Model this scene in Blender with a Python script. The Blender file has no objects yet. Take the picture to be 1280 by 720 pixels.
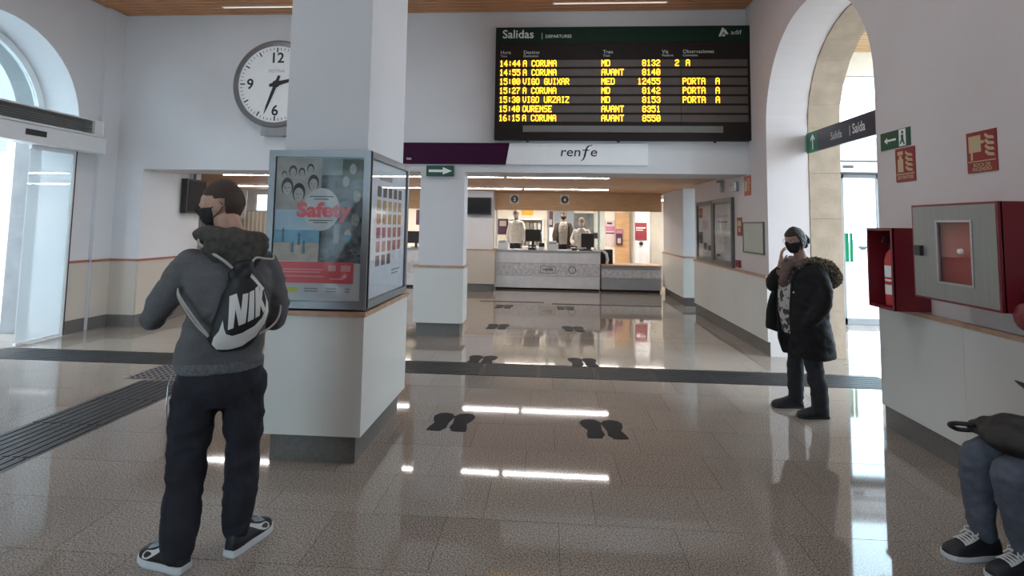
import bpy, bmesh, math, random
from mathutils import Vector, Matrix, noise
from mathutils.bvhtree import BVHTree
from mathutils.geometry import tessellate_polygon
random.seed(7)
SC = bpy.context.scene
COL = SC.collection
R = math.radians

# ------------------------------------------------------------------ camera
cd = bpy.data.cameras.new('camera')
cd.sensor_fit = 'HORIZONTAL'; cd.sensor_width = 36.0
cd.lens = 36 * 690 / 1280
cd.shift_y = -134 / 1280
cd.clip_start = 0.05; cd.clip_end = 300
cam = bpy.data.objects.new('camera', cd); COL.objects.link(cam)
cam.matrix_world = Matrix(((0.99758306, -0.01005483, 0.06875278, 0),
                           (0.06774459, -0.07927558, -0.99454817, 0),
                           (0.01545043, 0.99680203, -0.07840281, 1.56),
                           (0, 0, 0, 1)))
SC.camera = cam
# ------------------------------------------------------------------ world / exposure
w = bpy.data.worlds.new('world'); SC.world = w; w.use_nodes = True
bg = w.node_tree.nodes['Background']
bg.inputs[0].default_value = (0.71, 0.87, 1.0, 1)
bg.inputs[1].default_value = 4.0
SC.view_settings.view_transform = 'Standard'
SC.view_settings.look = 'None'
SC.view_settings.gamma = 1
SC.view_settings.use_curve_mapping = False
SC.view_settings.exposure = 1.25
HALL_FILL = 12.0      # emission of the added out-of-view fill rows in the hall ceiling
TICKET_STRIP = 30.0    # emission of the linear lamps in the ticket room ceiling
OFFICE_STRIP = 15.0

# ------------------------------------------------------------------ materials
MATS = {}
def mat(name, rgb, rough=0.6, metal=0.0, var=0.06, scale=6.0, bump=0.0, bscale=40.0, spec=0.5,
        emit=None, strength=0.0, coat=0.0, rgb2=None, stretch=None, detail=4.0):
    if name in MATS: return MATS[name]
    m = bpy.data.materials.new(name); m.use_nodes = True
    nt = m.node_tree; N = nt.nodes; L = nt.links
    p = N['Principled BSDF']
    p.inputs['Roughness'].default_value = rough
    p.inputs['Metallic'].default_value = metal
    p.inputs['Specular IOR Level'].default_value = spec
    p.inputs['Coat Weight'].default_value = coat
    tc = N.new('ShaderNodeTexCoord'); mp = N.new('ShaderNodeMapping')
    L.new(tc.outputs['Object'], mp.inputs[0])
    if stretch: mp.inputs['Scale'].default_value = stretch
    nz = N.new('ShaderNodeTexNoise'); nz.inputs['Scale'].default_value = scale
    nz.inputs['Detail'].default_value = detail
    L.new(mp.outputs[0], nz.inputs['Vector'])
    cr = N.new('ShaderNodeValToRGB')
    a = rgb; b = rgb2 if rgb2 else rgb
    lo = [max(0, c * (1 - var)) for c in a]; hi = [min(1, c * (1 + var)) for c in b]
    cr.color_ramp.elements[0].position = 0.3; cr.color_ramp.elements[1].position = 0.7
    cr.color_ramp.elements[0].color = (*lo, 1); cr.color_ramp.elements[1].color = (*hi, 1)
    L.new(nz.outputs['Fac'], cr.inputs[0])
    L.new(cr.outputs[0], p.inputs['Base Color'])
    if bump > 0:
        n2 = N.new('ShaderNodeTexNoise'); n2.inputs['Scale'].default_value = bscale; n2.inputs['Detail'].default_value = 6
        L.new(mp.outputs[0], n2.inputs['Vector'])
        bp = N.new('ShaderNodeBump'); bp.inputs['Strength'].default_value = bump; bp.inputs['Distance'].default_value = 0.01
        L.new(n2.outputs['Fac'], bp.inputs['Height']); L.new(bp.outputs[0], p.inputs['Normal'])
    if emit:
        p.inputs['Emission Color'].default_value = (*emit, 1); p.inputs['Emission Strength'].default_value = strength
    MATS[name] = m
    return m

def granite(name, c1, c2, c3, rough=0.1, joints=False):
    m = bpy.data.materials.new(name); m.use_nodes = True
    nt = m.node_tree; N = nt.nodes; L = nt.links
    p = N['Principled BSDF']; p.inputs['Roughness'].default_value = rough
    p.inputs['Specular IOR Level'].default_value = 0.5
    p.inputs['IOR'].default_value = 1.5
    geo = N.new('ShaderNodeNewGeometry')
    n1 = N.new('ShaderNodeTexNoise'); n1.inputs['Scale'].default_value = 120; n1.inputs['Detail'].default_value = 4
    n1.inputs['Roughness'].default_value = 0.75
    L.new(geo.outputs['Position'], n1.inputs['Vector'])
    cr = N.new('ShaderNodeValToRGB'); e = cr.color_ramp.elements
    e[0].position = 0.40; e[0].color = (*c1, 1)
    e.new(0.5).color = (*c2, 1)
    e[2].position = 0.60; e[2].color = (*c3, 1)
    L.new(n1.outputs['Fac'], cr.inputs[0])
    v = N.new('ShaderNodeTexVoronoi'); v.inputs['Scale'].default_value = 190
    L.new(geo.outputs['Position'], v.inputs['Vector'])
    cr2 = N.new('ShaderNodeValToRGB'); cr2.color_ramp.elements[0].position = 0.16; cr2.color_ramp.elements[1].position = 0.26
    cr2.color_ramp.elements[0].color = (0.35, 0.33, 0.32, 1)
    L.new(v.outputs['Distance'], cr2.inputs[0])
    mx = N.new('ShaderNodeMixRGB'); mx.blend_type = 'MULTIPLY'; mx.inputs[0].default_value = 0.7
    L.new(cr.outputs[0], mx.inputs[1]); L.new(cr2.outputs[0], mx.inputs[2])
    oi = N.new('ShaderNodeObjectInfo'); mr = N.new('ShaderNodeMapRange')
    mr.inputs[3].default_value = 0.95; mr.inputs[4].default_value = 1.05
    L.new(oi.outputs['Random'], mr.inputs[0])
    n3 = N.new('ShaderNodeTexNoise'); n3.inputs['Scale'].default_value = 1.3
    L.new(geo.outputs['Position'], n3.inputs['Vector'])
    mr3 = N.new('ShaderNodeMapRange'); mr3.inputs[3].default_value = 0.88; mr3.inputs[4].default_value = 1.12
    L.new(n3.outputs['Fac'], mr3.inputs[0])
    mm = N.new('ShaderNodeMath'); mm.operation = 'MULTIPLY'
    L.new(mr.outputs[0], mm.inputs[0]); L.new(mr3.outputs[0], mm.inputs[1])
    hs = N.new('ShaderNodeHueSaturation'); L.new(mm.outputs[0], hs.inputs['Value']); L.new(mx.outputs[0], hs.inputs['Color'])
    out = hs.outputs[0]
    if joints:
        bt = N.new('ShaderNodeTexBrick'); bt.offset = 0.33; bt.inputs['Scale'].default_value = 1.0
        bt.inputs['Brick Width'].default_value = 0.595; bt.inputs['Row Height'].default_value = 0.47
        bt.inputs['Mortar Size'].default_value = 0.003
        L.new(geo.outputs['Position'], bt.inputs['Vector'])
        m2 = N.new('ShaderNodeMixRGB'); L.new(bt.outputs['Fac'], m2.inputs[0]); L.new(out, m2.inputs[1])
        m2.inputs[2].default_value = (0.08, 0.07, 0.06, 1); out = m2.outputs[0]
    L.new(out, p.inputs['Base Color'])
    # polish varies a little
    rr = N.new('ShaderNodeMapRange'); rr.inputs[3].default_value = rough * 0.8; rr.inputs[4].default_value = rough * 1.3
    L.new(n3.outputs['Fac'], rr.inputs[0]); L.new(rr.outputs[0], p.inputs['Roughness'])
    MATS[name] = m
    return m

def glass(name, tint=(0.9, 0.96, 0.97), refl=0.5, sky_white=0.0):
    m = bpy.data.materials.new(name); m.use_nodes = True
    nt = m.node_tree; N = nt.nodes; L = nt.links
    for n in list(N): N.remove(n)
    o = N.new('ShaderNodeOutputMaterial'); t = N.new('ShaderNodeBsdfTransparent'); t.inputs[0].default_value = (*tint, 1)
    g = N.new('ShaderNodeBsdfGlossy'); g.inputs['Roughness'].default_value = 0.03
    f = N.new('ShaderNodeFresnel'); f.inputs[0].default_value = 1.45
    mu = N.new('ShaderNodeMath'); mu.operation = 'MULTIPLY'; mu.inputs[1].default_value = refl; L.new(f.outputs[0], mu.inputs[0])
    mx = N.new('ShaderNodeMixShader'); L.new(mu.outputs[0], mx.inputs[0]); L.new(t.outputs[0], mx.inputs[1]); L.new(g.outputs[0], mx.inputs[2])
    out = mx.outputs[0]
    if sky_white:
        d = N.new('ShaderNodeBsdfDiffuse'); d.inputs[0].default_value = (0.85, 0.9, 0.92, 1)
        m2 = N.new('ShaderNodeMixShader'); m2.inputs[0].default_value = sky_white
        L.new(out, m2.inputs[1]); L.new(d.outputs[0], m2.inputs[2]); out = m2.outputs[0]
    L.new(out, o.inputs[0])
    MATS[name] = m
    return m

def plaid(name):
    m = bpy.data.materials.new(name); m.use_nodes = True
    nt = m.node_tree; N = nt.nodes; L = nt.links; p = N['Principled BSDF']; p.inputs['Roughness'].default_value = 0.9
    tc = N.new('ShaderNodeTexCoord'); ck = N.new('ShaderNodeTexNoise'); ck.inputs['Scale'].default_value = 26
    L.new(tc.outputs['Object'], ck.inputs['Vector'])
    cr = N.new('ShaderNodeValToRGB'); cr.color_ramp.interpolation = 'CONSTANT'
    cr.color_ramp.elements[0].color = (0.05, 0.045, 0.045, 1); cr.color_ramp.elements[1].color = (0.42, 0.39, 0.37, 1)
    cr.color_ramp.elements[1].position = 0.47
    L.new(ck.outputs['Fac'], cr.inputs[0]); L.new(cr.outputs[0], p.inputs['Base Color'])
    MATS[name] = m
    return m

M_WALL = mat('wall_paint', (0.66, 0.655, 0.67), 0.75, var=0.03, scale=1.5, bump=0.05, bscale=60)
M_WALLR = mat('wall_paint_bounce', (0.62, 0.565, 0.56), 0.75, var=0.03, scale=1.5, bump=0.05, bscale=60)  # warm tint stands for light bounced off the wooden ceiling
M_CREAM = mat('clad_panel', (0.66, 0.655, 0.62), 0.42, var=0.03, scale=2)
M_CREAM2 = mat('dado_paint', (0.56, 0.50, 0.43), 0.6, var=0.03, scale=2)
M_RAIL = mat('rail_wood', (0.46, 0.29, 0.19), 0.45, var=0.15, scale=12)
M_WOOD = mat('slat_wood', (0.56, 0.26, 0.115), 0.5, var=0.22, scale=3, stretch=(1, 12, 12))
M_WOOD2 = mat('fascia_wood', (0.54, 0.33, 0.17), 0.5, var=0.12, scale=3, stretch=(1, 12, 12))
M_SKIRT = mat('skirting_stone', (0.14, 0.13, 0.12), 0.4, var=0.15, scale=50)
M_STONE = mat('jamb_stone', (0.39, 0.305, 0.23), 0.8, var=0.12, scale=5, bump=0.25, bscale=30)
M_DARK = mat('void_dark', (0.03, 0.028, 0.026), 0.8)
M_ALU = mat('aluminium', (0.42, 0.43, 0.44), 0.35, 0.8, var=0.05)
M_ALUW = mat('white_metal', (0.72, 0.73, 0.74), 0.4, var=0.02)
M_BLACK = mat('black_plastic', (0.02, 0.02, 0.022), 0.4)
M_BLACKG = mat('black_screen', (0.006, 0.006, 0.007), 0.4, spec=0.15)
M_WHITE = mat('white_print', (0.82, 0.82, 0.82), 0.5, var=0.02)
M_RED = mat('red_enamel', (0.17, 0.010, 0.018), 0.4, var=0.06)
M_REDS = mat('red_sign', (0.25, 0.018, 0.018), 0.5)
M_SIGNCREAM = mat('sign_cream', (0.50, 0.38, 0.23), 0.5)
M_GREEN = mat('green_sign', (0.010, 0.075, 0.04), 0.5)
M_GRANITE = granite('granite_tile', (0.115, 0.094, 0.079), (0.285, 0.242, 0.205), (0.47, 0.41, 0.355), 0.045)
M_GRANITEF = granite('granite_far', (0.115, 0.094, 0.079), (0.285, 0.242, 0.205), (0.47, 0.41, 0.355), 0.045, True)
M_TACT = mat('tactile_dark', (0.026, 0.026, 0.028), 0.5, var=0.2, scale=30, spec=0.25)
M_TACTG = mat('tactile_grey', (0.12, 0.11, 0.11), 0.4, var=0.15, scale=30)
M_GLASS = glass('clear_glass')
M_GLASSD = glass('display_glass', (0.97, 0.98, 0.98), 0.16)
M_GLASSC = glass('cabinet_glass', (0.97, 0.97, 0.96), 0.08)

def emis(name, rgb, s):
    return mat(name, (0.8, 0.8, 0.8), 0.5, emit=rgb, strength=s)

# ------------------------------------------------------------------ object helpers
OFF = {}
def link(name, me, parent=None):
    o = bpy.data.objects.new(name, me); COL.objects.link(o)
    if parent is not None: o.parent = parent
    return o
def tag(o, label=None, cat=None, group=None, kind=None):
    if label: o['label'] = label
    if cat: o['category'] = cat
    if group: o['group'] = group
    if kind: o['kind'] = kind
    return o
def thing(name, label, cat, loc=(0, 0, 0), rz=0.0, group=None):
    o = bpy.data.objects.new(name, None); COL.objects.link(o)
    o.empty_display_size = 0.1
    o.location = loc; o.rotation_euler = (0, 0, rz)
    OFF[o.name] = Matrix.Translation(loc) @ Matrix.Rotation(rz, 4, 'Z')
    return tag(o, label, cat, group)
def rootmat(o):
    while o is not None:
        if o.name in OFF: return OFF[o.name]
        o = o.parent
    return Matrix.Identity(4)
def build(name, bm, m, parent=None, local=False, smooth=False, kind=None, label=None):
    """bm in world coordinates unless local (then in the thing's frame)"""
    if parent is not None and not local:
        bmesh.ops.transform(bm, matrix=rootmat(parent).inverted(), verts=bm.verts)
    bmesh.ops.recalc_face_normals(bm, faces=bm.faces)
    me = bpy.data.meshes.new(name); bm.to_mesh(me); bm.free()
    for mm in (m if isinstance(m, (list, tuple)) else [m]): me.materials.append(mm)
    if smooth:
        for p in me.polygons: p.use_smooth = True
    o = link(name, me, parent)
    if kind: o['kind'] = kind
    if label: o['label'] = label
    return o
def struct(name, bm, m, parent=None, smooth=False):
    return build(name, bm, m, parent, smooth=smooth, kind='structure')
def BM(): return bmesh.new()
def box(bm, x0, x1, y0, y1, z0, z1, bev=0.0):
    r = bmesh.ops.create_cube(bm, size=1)
    vs = r['verts']
    for v in vs:
        v.co = Vector(((x0 + x1) / 2 + v.co.x * (x1 - x0), (y0 + y1) / 2 + v.co.y * (y1 - y0), (z0 + z1) / 2 + v.co.z * (z1 - z0)))
    if bev > 0:
        es = {e for v in vs for e in v.link_edges}
        bmesh.ops.bevel(bm, geom=list(es), offset=bev, segments=2, affect='EDGES', profile=0.5)
    return bm
def B(*a, bev=0.0): return box(BM(), *a, bev=bev)
class Pl:
    """a flat frame: u to the right, v up, d out of the surface"""
    def __init__(s, o, u, v=(0, 0, 1)):
        s.o = Vector(o); s.u = Vector(u).normalized(); s.v = Vector(v).normalized(); s.n = s.u.cross(s.v)
    def p(s, u, v, d=0.0): return s.o + s.u * u + s.v * v + s.n * d
    def prism(s, bm, pts, d0, d1):
        a = [bm.verts.new(s.p(u, v, d0)) for u, v in pts]; b = [bm.verts.new(s.p(u, v, d1)) for u, v in pts]
        n = len(pts)
        tri = tessellate_polygon([[Vector((u, v, 0)) for u, v in pts]])
        for t in tri:
            try: bm.faces.new([b[i] for i in t]); bm.faces.new([a[i] for i in reversed(t)])
            except ValueError: pass
        for i in range(n):
            j = (i + 1) % n
            try: bm.faces.new([a[i], a[j], b[j], b[i]])
            except ValueError: pass
        return bm
    def rect(s, bm, u0, u1, v0, v1, d0=0.0, d1=0.002):
        return s.prism(bm, [(u0, v0), (u1, v0), (u1, v1), (u0, v1)], d0, d1)
    def disc(s, bm, u, v, r, d0=0.0, d1=0.002, n=32, ry=None):
        ry = ry or r
        return s.prism(bm, [(u + r * math.cos(2 * math.pi * i / n), v + ry * math.sin(2 * math.pi * i / n)) for i in range(n)], d0, d1)
    def ring(s, bm, u, v, r0, r1, d0, d1, n=48):
        for i in range(n):
            a = 2 * math.pi * i / n; b = 2 * math.pi * (i + 1) / n
            s.prism(bm, [(u + r0 * math.cos(a), v + r0 * math.sin(a)), (u + r1 * math.cos(a), v + r1 * math.sin(a)),
                         (u + r1 * math.cos(b), v + r1 * math.sin(b)), (u + r0 * math.cos(b), v + r0 * math.sin(b))], d0, d1)
        bmesh.ops.remove_doubles(bm, verts=bm.verts, dist=1e-5)
        return bm
    def line(s, bm, a, b, w, d0=0, d1=0.002):
        a = Vector((*a, 0)); b = Vector((*b, 0)); t = (b - a).normalized(); n = Vector((-t.y, t.x, 0)) * w / 2
        return s.prism(bm, [(q.x, q.y) for q in (a - n, b - n, b + n, a + n)], d0, d1)
def text(name, body, pl, u, v, size, m, parent, d=0.002, align='LEFT', bold=0.0, ext=0.0005, sx=1.0, shear=0.0):
    c = bpy.data.curves.new(name, 'FONT'); c.body = body; c.size = size; c.align_x = align; c.offset = bold * size
    c.extrude = ext; c.shear = shear; c.resolution_u = 3
    o = bpy.data.objects.new(name, c); COL.objects.link(o)
    dg = bpy.context.evaluated_depsgraph_get()
    me = bpy.data.meshes.new_from_object(o.evaluated_get(dg))
    bpy.data.objects.remove(o); bpy.data.curves.remove(c)
    mx = Matrix((pl.u * sx, pl.v, pl.n)).transposed().to_4x4(); mx.translation = pl.p(u, v, d)
    me.transform(rootmat(parent).inverted() @ mx if parent is not None else mx)
    me.materials.clear(); me.materials.append(m); me.name = name
    return link(name, me, parent)
def tube(bm, pts, r, n=8, closed=False, cap=True):
    pts = [Vector(p) for p in pts]; rings = []
    rr = r if isinstance(r, (list, tuple)) else [r] * len(pts)
    up = Vector((0, 0, 1)); prev = None
    for i, p in enumerate(pts):
        a = pts[max(0, i - 1)]; b = pts[min(len(pts) - 1, i + 1)]
        t = (b - a).normalized()
        if prev is None:
            h = up if abs(t.z) < 0.9 else Vector((1, 0, 0))
            x = t.cross(h).normalized()
        else:
            x = (prev - t * prev.dot(t)).normalized()
        prev = x; y = t.cross(x)
        rings.append([bm.verts.new(p + (x * math.cos(2 * math.pi * k / n) + y * math.sin(2 * math.pi * k / n)) * rr[i]) for k in range(n)])
    for i in range(len(rings) - 1):
        for k in range(n):
            bm.faces.new([rings[i][k], rings[i][(k + 1) % n], rings[i + 1][(k + 1) % n], rings[i + 1][k]])
    if cap:
        bm.faces.new(list(reversed(rings[0]))); bm.faces.new(rings[-1])
    return bm
def lathe(bm, c, prof, n=24, ax='Z'):
    c = Vector(c); rings = []
    for r, h in prof:
        rg = []
        for k in range(n):
            a = 2 * math.pi * k / n; x, y = r * math.cos(a), r * math.sin(a)
            rg.append(bm.verts.new(c + (Vector((x, y, h)) if ax == 'Z' else Vector((x, h, y)) if ax == 'Y' else Vector((h, x, y)))))
        rings.append(rg)
    for i in range(len(rings) - 1):
        for k in range(n): bm.faces.new([rings[i][k], rings[i][(k + 1) % n], rings[i + 1][(k + 1) % n], rings[i + 1][k]])
    bm.faces.new(rings[0]); bm.faces.new(rings[-1])
    return bm
def copies(src, items, parent):
    """pieces that share one mesh: items = list of (dx,dy,dz)"""
    out = []
    for d in items:
        o = src.copy(); COL.objects.link(o); o.parent = parent; o.location = d; out.append(o)
    return out

# frames
HALL_N = 7.7        # face of the wall with the departures board
XR = 2.7            # right wall face
XL = -6.45          # left wall face
ZC = 4.6            # hall ceiling
P_FRONT = lambda y: Pl((0, y, 0), (1, 0, 0))                 # looks towards the camera
P_RIGHT = lambda x: Pl((x, 0, 0), (0, -1, 0))                # on the right wall, u = -Y
P_EAST = lambda x: Pl((x, 0, 0), (0, 1, 0))                  # faces +X, u = Y

# ================================================================== SETTING
# floor slab and tiles
f = struct('floor', B(-7.36, 9.0, -4.5, 17.5, -0.12, -0.004), M_GRANITEF)
under = struct('floor_bed', B(-6.45, 3.1, 1.5, 7.75, -0.0039, -0.003), mat('grout', (0.045, 0.038, 0.032), 0.9))
TW, TH = 0.595, 0.4685
tb = BM(); box(tb, 0.0013, TW - 0.0013, 0.0013, TH - 0.0013, -0.02, 0.0)
for v in tb.verts:
    if v.co.z > -0.001: v.co.z = 0
tile0 = build('tile', tb, M_GRANITE, f); tile0.parent = f
tile0.location = (0.063, 2.57, 0)
n_t = 0
for row in range(-2, 11):
    y = 2.57 + TH * row
    if y + TH > 7.75: break
    for c in range(-13, 6):
        x = 0.063 + 0.195 * row + TW * (c - round(0.195 * row / TW))
        if x + TW < -6.45 or x > 3.15 or (row == 0 and c == 0): continue
        # tactile strips take the place of tiles
        if y > 5.78 and y < 6.1: continue
        o = tile0.copy(); COL.objects.link(o); o.location = (x, y, random.uniform(-0.0004, 0.0004)); n_t += 1
# dark warning band across the hall between both doors
band = thing('warning_strip', 'dark ribbed floor band crossing the hall from door to door', 'floor strip', (0, 6.03, 0))
pb = BM(); box(pb, 0.003, 0.597, 5.8, 6.265, -0.01, 0.004)
for k in range(9): box(pb, 0.02, 0.58, 5.825 + k * 0.05, 5.845 + k * 0.05, 0.004, 0.0065)
p0 = build('plate', pb, M_TACT, band)
for k in range(16):
    if k == 0: p0.location = (-6.1, 0, 0); continue
    o = p0.copy(); COL.objects.link(o); o.parent = band; o.location = (-6.1 + 0.6 * k, 0, 0)
guide = thing('guidance_strip', 'grey ribbed tactile path running towards the camera on the left', 'floor strip', (-3.62, 0, 0))
gb = BM(); box(gb, -0.29, 0.29, 0.003, 0.577, -0.01, 0.003)
g0 = build('plate', gb, M_TACTG, guide, local=True)
for k in range(8):
    for j in range(9): build('rib', B(-3.62 - 0.28 + k * 0.072, -3.62 - 0.235 + k * 0.072, 4.648 - 0.58 * j, 5.208 - 0.58 * j, 0.003, 0.008), M_TACT, guide)
for k in range(9):
    if k == 0: g0.location = (0, 4.64, 0); continue
    o = g0.copy(); COL.objects.link(o); o.parent = guide; o.location = (0, 4.64 - 0.58 * k, 0)
stud = thing('stud_tile', 'square of raised dark studs where the two floor strips meet', 'floor strip', (-3.75, 5.55, 0))
sb = BM(); box(sb, -4.12, -3.34, 5.26, 5.79, -0.01, 0.003)
build('plate', sb, M_TACTG, stud)
sb = BM()
for i in range(12):
    for j in range(8):
        lathe(sb, (-4.08 + i * 0.064, 5.3 + j * 0.064, 0.003), [(0.018, 0), (0.014, 0.005)], 8)
build('stud', sb, M_TACT, stud, kind='stuff')

# ---- hall ceiling
ceil = struct('ceiling', B(-6.5, 2.75, -4.2, 7.7, ZC + 0.07, ZC + 0.2), M_DARK)
sl = B(-6.44, 2.69, 0, 0.082, ZC, ZC + 0.05)
s0 = build('slat', sl, M_WOOD, ceil)
k = 0
for k in range(108):
    y = 7.61 - 0.108 * k
    if k == 0: s0.location = (0, y, 0); continue
    o = s0.copy(); COL.objects.link(o); o.parent = ceil; o.location = (0, y, 0)
M_FILL = emis('fill_strip', (0.86, 0.93, 1.0), HALL_FILL)  # for the unseen lamp rows added to brighten the hall
M_STRIPD = emis('lamp_strip_dim', (1.0, 0.86, 0.72), 0.30)
i = 0
for yy, lab in ((7.405, 'over the departures wall'), (5.6, 'added unseen fill row, second from the departures wall'), (3.2, 'added unseen fill row, third from the departures wall'), (0.8, 'added unseen fill row, fourth from the departures wall'), (-1.6, 'added unseen fill row behind the camera')):
    for xa, xb, side in ((-4.7, -2.9, 'left'), (0.03, 1.55, 'right')):
        t = thing('ceiling_lamp', 'thin linear lamp in the slat ceiling, %s, %s one' % (lab, side), 'ceiling light', ((xa + xb) / 2, yy, ZC), 0, 'linear lamps in the slat ceiling')
        build('housing', B(xa - 0.02, xb + 0.02, yy - 0.022, yy + 0.022, ZC - 0.004, ZC + 0.06), M_ALUW, t)
        build('diffuser', B(xa, xb, yy - (0.016 if yy > 7 else 0.06), yy + (0.016 if yy > 7 else 0.06), ZC - 0.008, ZC - 0.002), M_STRIPD if yy > 7 else M_FILL, t)

# ---- wall with the departures board: lintel, left pier
bm = BM()
box(bm, -5.97, XR, HALL_N, 8.45, 2.285, ZC + 0.1)
box(bm, XL - 0.9, -5.97, HALL_N, 8.45, 0.0, ZC + 0.1)
struct('wall_back', bm, M_WALL)
# ticket room left side wall and far walls
struct('wall_ticket_left', B(-6.6, -5.97, 8.45, 9.05, 0.0, 2.6), M_WALL)
bm = BM(); box(bm, -10.0, -5.2, 13.6, 13.8, 0, 2.6); box(bm, -10.2, -10.0, 8.3, 13.8, 0, 2.6); box(bm, -10.2, -6.6, 8.3, 8.45, 0, 2.6)
struct('wall_ticket_far', bm, M_WALL)
struct('wall_office', B(-5.2, 3.75, 16.6, 16.8, 0, 2.8), mat('office_paint', (0.70, 0.66, 0.58), 0.7, var=0.03))
struct('wall_office_left', B(-5.4, -5.2, 13.4, 16.8, 0, 2.8), M_WALL)
struct('wall_ticket_right', B(3.63, 3.75, 11.32, 16.8, 0, 2.8), M_WALL)
wn = bpy.data.objects.new('window_4', None); COL.objects.link(wn); wn['kind'] = 'structure'
fb = BM()
for y in (10.53, 11.29): box(fb, 3.66, 3.72, y - 0.03, y + 0.03, 0, 2.42)
for z in (0.03, 2.39): box(fb, 3.66, 3.72, 10.56, 11.26, z - 0.03, z + 0.03)
build('window_frame', fb, M_ALUW, wn)
build('pane', B(3.685, 3.695, 10.56, 11.26, 0.06, 2.36), M_GLASS, wn)
# dado on the left pier and ticket side wall (paint, thin wood rail, dark skirting)
def dado_run(pl, u0, u1, matp, panel_w=None, rail=M_RAIL, d=0.02, name='trim', par=None, skirt_d=0.012):
    """a clad dado along a wall: panels, rail, skirting"""
    t = bpy.data.objects.new(name, None); COL.objects.link(t); t['kind'] = 'structure'
    n = 1 if not panel_w else max(1, round((u1 - u0) / panel_w)); wv = (u1 - u0) / n
    for i in range(n):
        b = BM(); pl.rect(b, u0 + i * wv + 0.0015, u0 + (i + 1) * wv - 0.0015, 0.175, 0.94, 0, d)
        build('panel', b, matp, t)
    b = BM(); pl.rect(b, u0 - 0.002, u1 + 0.002, 0.94, 0.972, 0, d + 0.012); build('rail', b, rail, t)
    ns = max(1, round((u1 - u0) / 0.6)); ws = (u1 - u0) / ns
    for i in range(ns):
        b = BM(); pl.rect(b, u0 + i * ws + 0.001, u0 + (i + 1) * ws - 0.001, 0.0, 0.172, 0, skirt_d)
        build('skirting_tile', b, M_SKIRT, t)
    return t
M_RAILRED = mat('rail_red', (0.36, 0.13, 0.09), 0.5)
dado_run(P_FRONT(HALL_N), XL, -5.97, M_CREAM2, name='trim_1', rail=M_RAILRED, d=0.012)
dado_run(P_EAST(-5.97), 7.7, 9.05, M_CREAM2, name='trim_2', rail=M_RAILRED, d=0.012)

# ---- arches in side walls
AY, AZ, AR = 5.9, 2.82, 1.16
def arch_wall(x0, x1, ya, yb, ztop, name, m):
    """wall slab between x0 and x1 with an arched opening, along Y"""
    bm = BM(); n = 24
    arc = [(AY + AR * math.cos(a), AZ + AR * math.sin(a)) for a in [math.pi * i / n for i in range(n + 1)]]
    out = [(yb, 0), (AY + AR, 0)] + arc + [(AY - AR, 0), (ya, 0), (ya, ztop)]
    # build as quads strips: right pier, left pier, arch spandrels
    def quad(a, b, c, d):
        v = [bm.verts.new(q) for q in (a, b, c, d)]; bm.faces.new(v)
    for x in (x0, x1):
        quad((x, AY + AR, 0), (x, yb, 0), (x, yb, ztop), (x, AY + AR, ztop))
        quad((x, ya, 0), (x, AY - AR, 0), (x, AY - AR, ztop), (x, ya, ztop))
        for i in range(n):
            (a, b), (c, d) = arc[i], arc[i + 1]
            quad((x, a, b), (x, c, d), (x, c, ztop), (x, a, ztop))
        bm.verts.index_update()
    for (a, b), (c, d) in zip([(AY + AR, 0)] + arc, arc + [(AY - AR, 0)]):
        quad((x0, a, b), (x1, a, b), (x1, c, d), (x0, c, d))
    quad((x0, yb, 0), (x1, yb, 0), (x1, yb, ztop), (x0, yb, ztop))
    quad((x0, ya, 0), (x1, ya, 0), (x1, ya, ztop), (x0, ya, ztop))
    quad((x0, ya, ztop), (x1, ya, ztop), (x1, yb, ztop), (x0, yb, ztop))
    bmesh.ops.remove_doubles(bm, verts=bm.verts, dist=1e-5)
    return struct(name, bm, m)
# right: plaster layer then stone layer
arch_wall(XR, 3.2, -4.2, 10.5, ZC + 0.1, 'wall_right', M_WALLR)
arch_wall(3.2, 3.58, -4.2, 10.5, ZC + 0.1, 'wall_right_outer', M_STONE)
arch_wall(XL - 0.5, XL, -4.2, 7.7, ZC + 0.1, 'wall_left', M_WALL)
arch_wall(XL - 0.9, XL - 0.5, -4.2, 7.7, ZC + 0.1, 'wall_left_outer', mat('outer_stone', (0.17, 0.17, 0.17), 0.8, var=0.1, scale=5, bump=0.2))
# stone blocks lining the outer half of the right arch: jamb blocks and voussoirs, each its own piece
sl_ = bpy.data.objects.new('trim_3', None); COL.objects.link(sl_); sl_['kind'] = 'structure'
zz = 0.0
for i in range(5):
    h = 0.56
    for yy in (AY + AR - 0.008, AY - AR - 0.015):
        build('stone', B(3.205, 3.585, yy, yy + 0.023, zz + 0.001, zz + h - 0.001, bev=0.002), M_STONE, sl_)
    zz += h + 0.002
NV = 13
for i in range(NV):
    a0 = math.pi * i / NV + 0.001; a1 = math.pi * (i + 1) / NV - 0.001
    b = BM(); q = []
    for x in (3.205, 3.585):
        for a, r in ((a0, AR - 0.008), (a1, AR - 0.008), (a1, AR + 0.002), (a0, AR + 0.002)):
            q.append(b.verts.new((x, AY + r * math.cos(a), AZ + r * math.sin(a))))
    for fidx in ((0, 1, 2, 3), (7, 6, 5, 4), (0, 4, 5, 1), (1, 5, 6, 2), (2, 6, 7, 3), (3, 7, 4, 0)): b.faces.new([q[j] for j in fidx])
    build('stone', b, M_STONE, sl_)
# pilaster in the left corner
struct('trim_4', B(XL, XL + 0.06, 7.38, 7.7, 0.0, ZC), M_WALL)
dado_run(P_EAST(XL), 7.06, 7.38, M_CREAM2, name='trim_5', rail=M_RAILRED, d=0.012)
dado_run(P_EAST(XL + 0.06), 7.38, 7.7, M_CREAM2, name='trim_6', rail=M_RAILRED, d=0.012)
dado_run(P_EAST(XL), 1.0, 4.74, M_CREAM2, 0.95, name='trim_7', rail=M_RAILRED, d=0.012)
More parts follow.
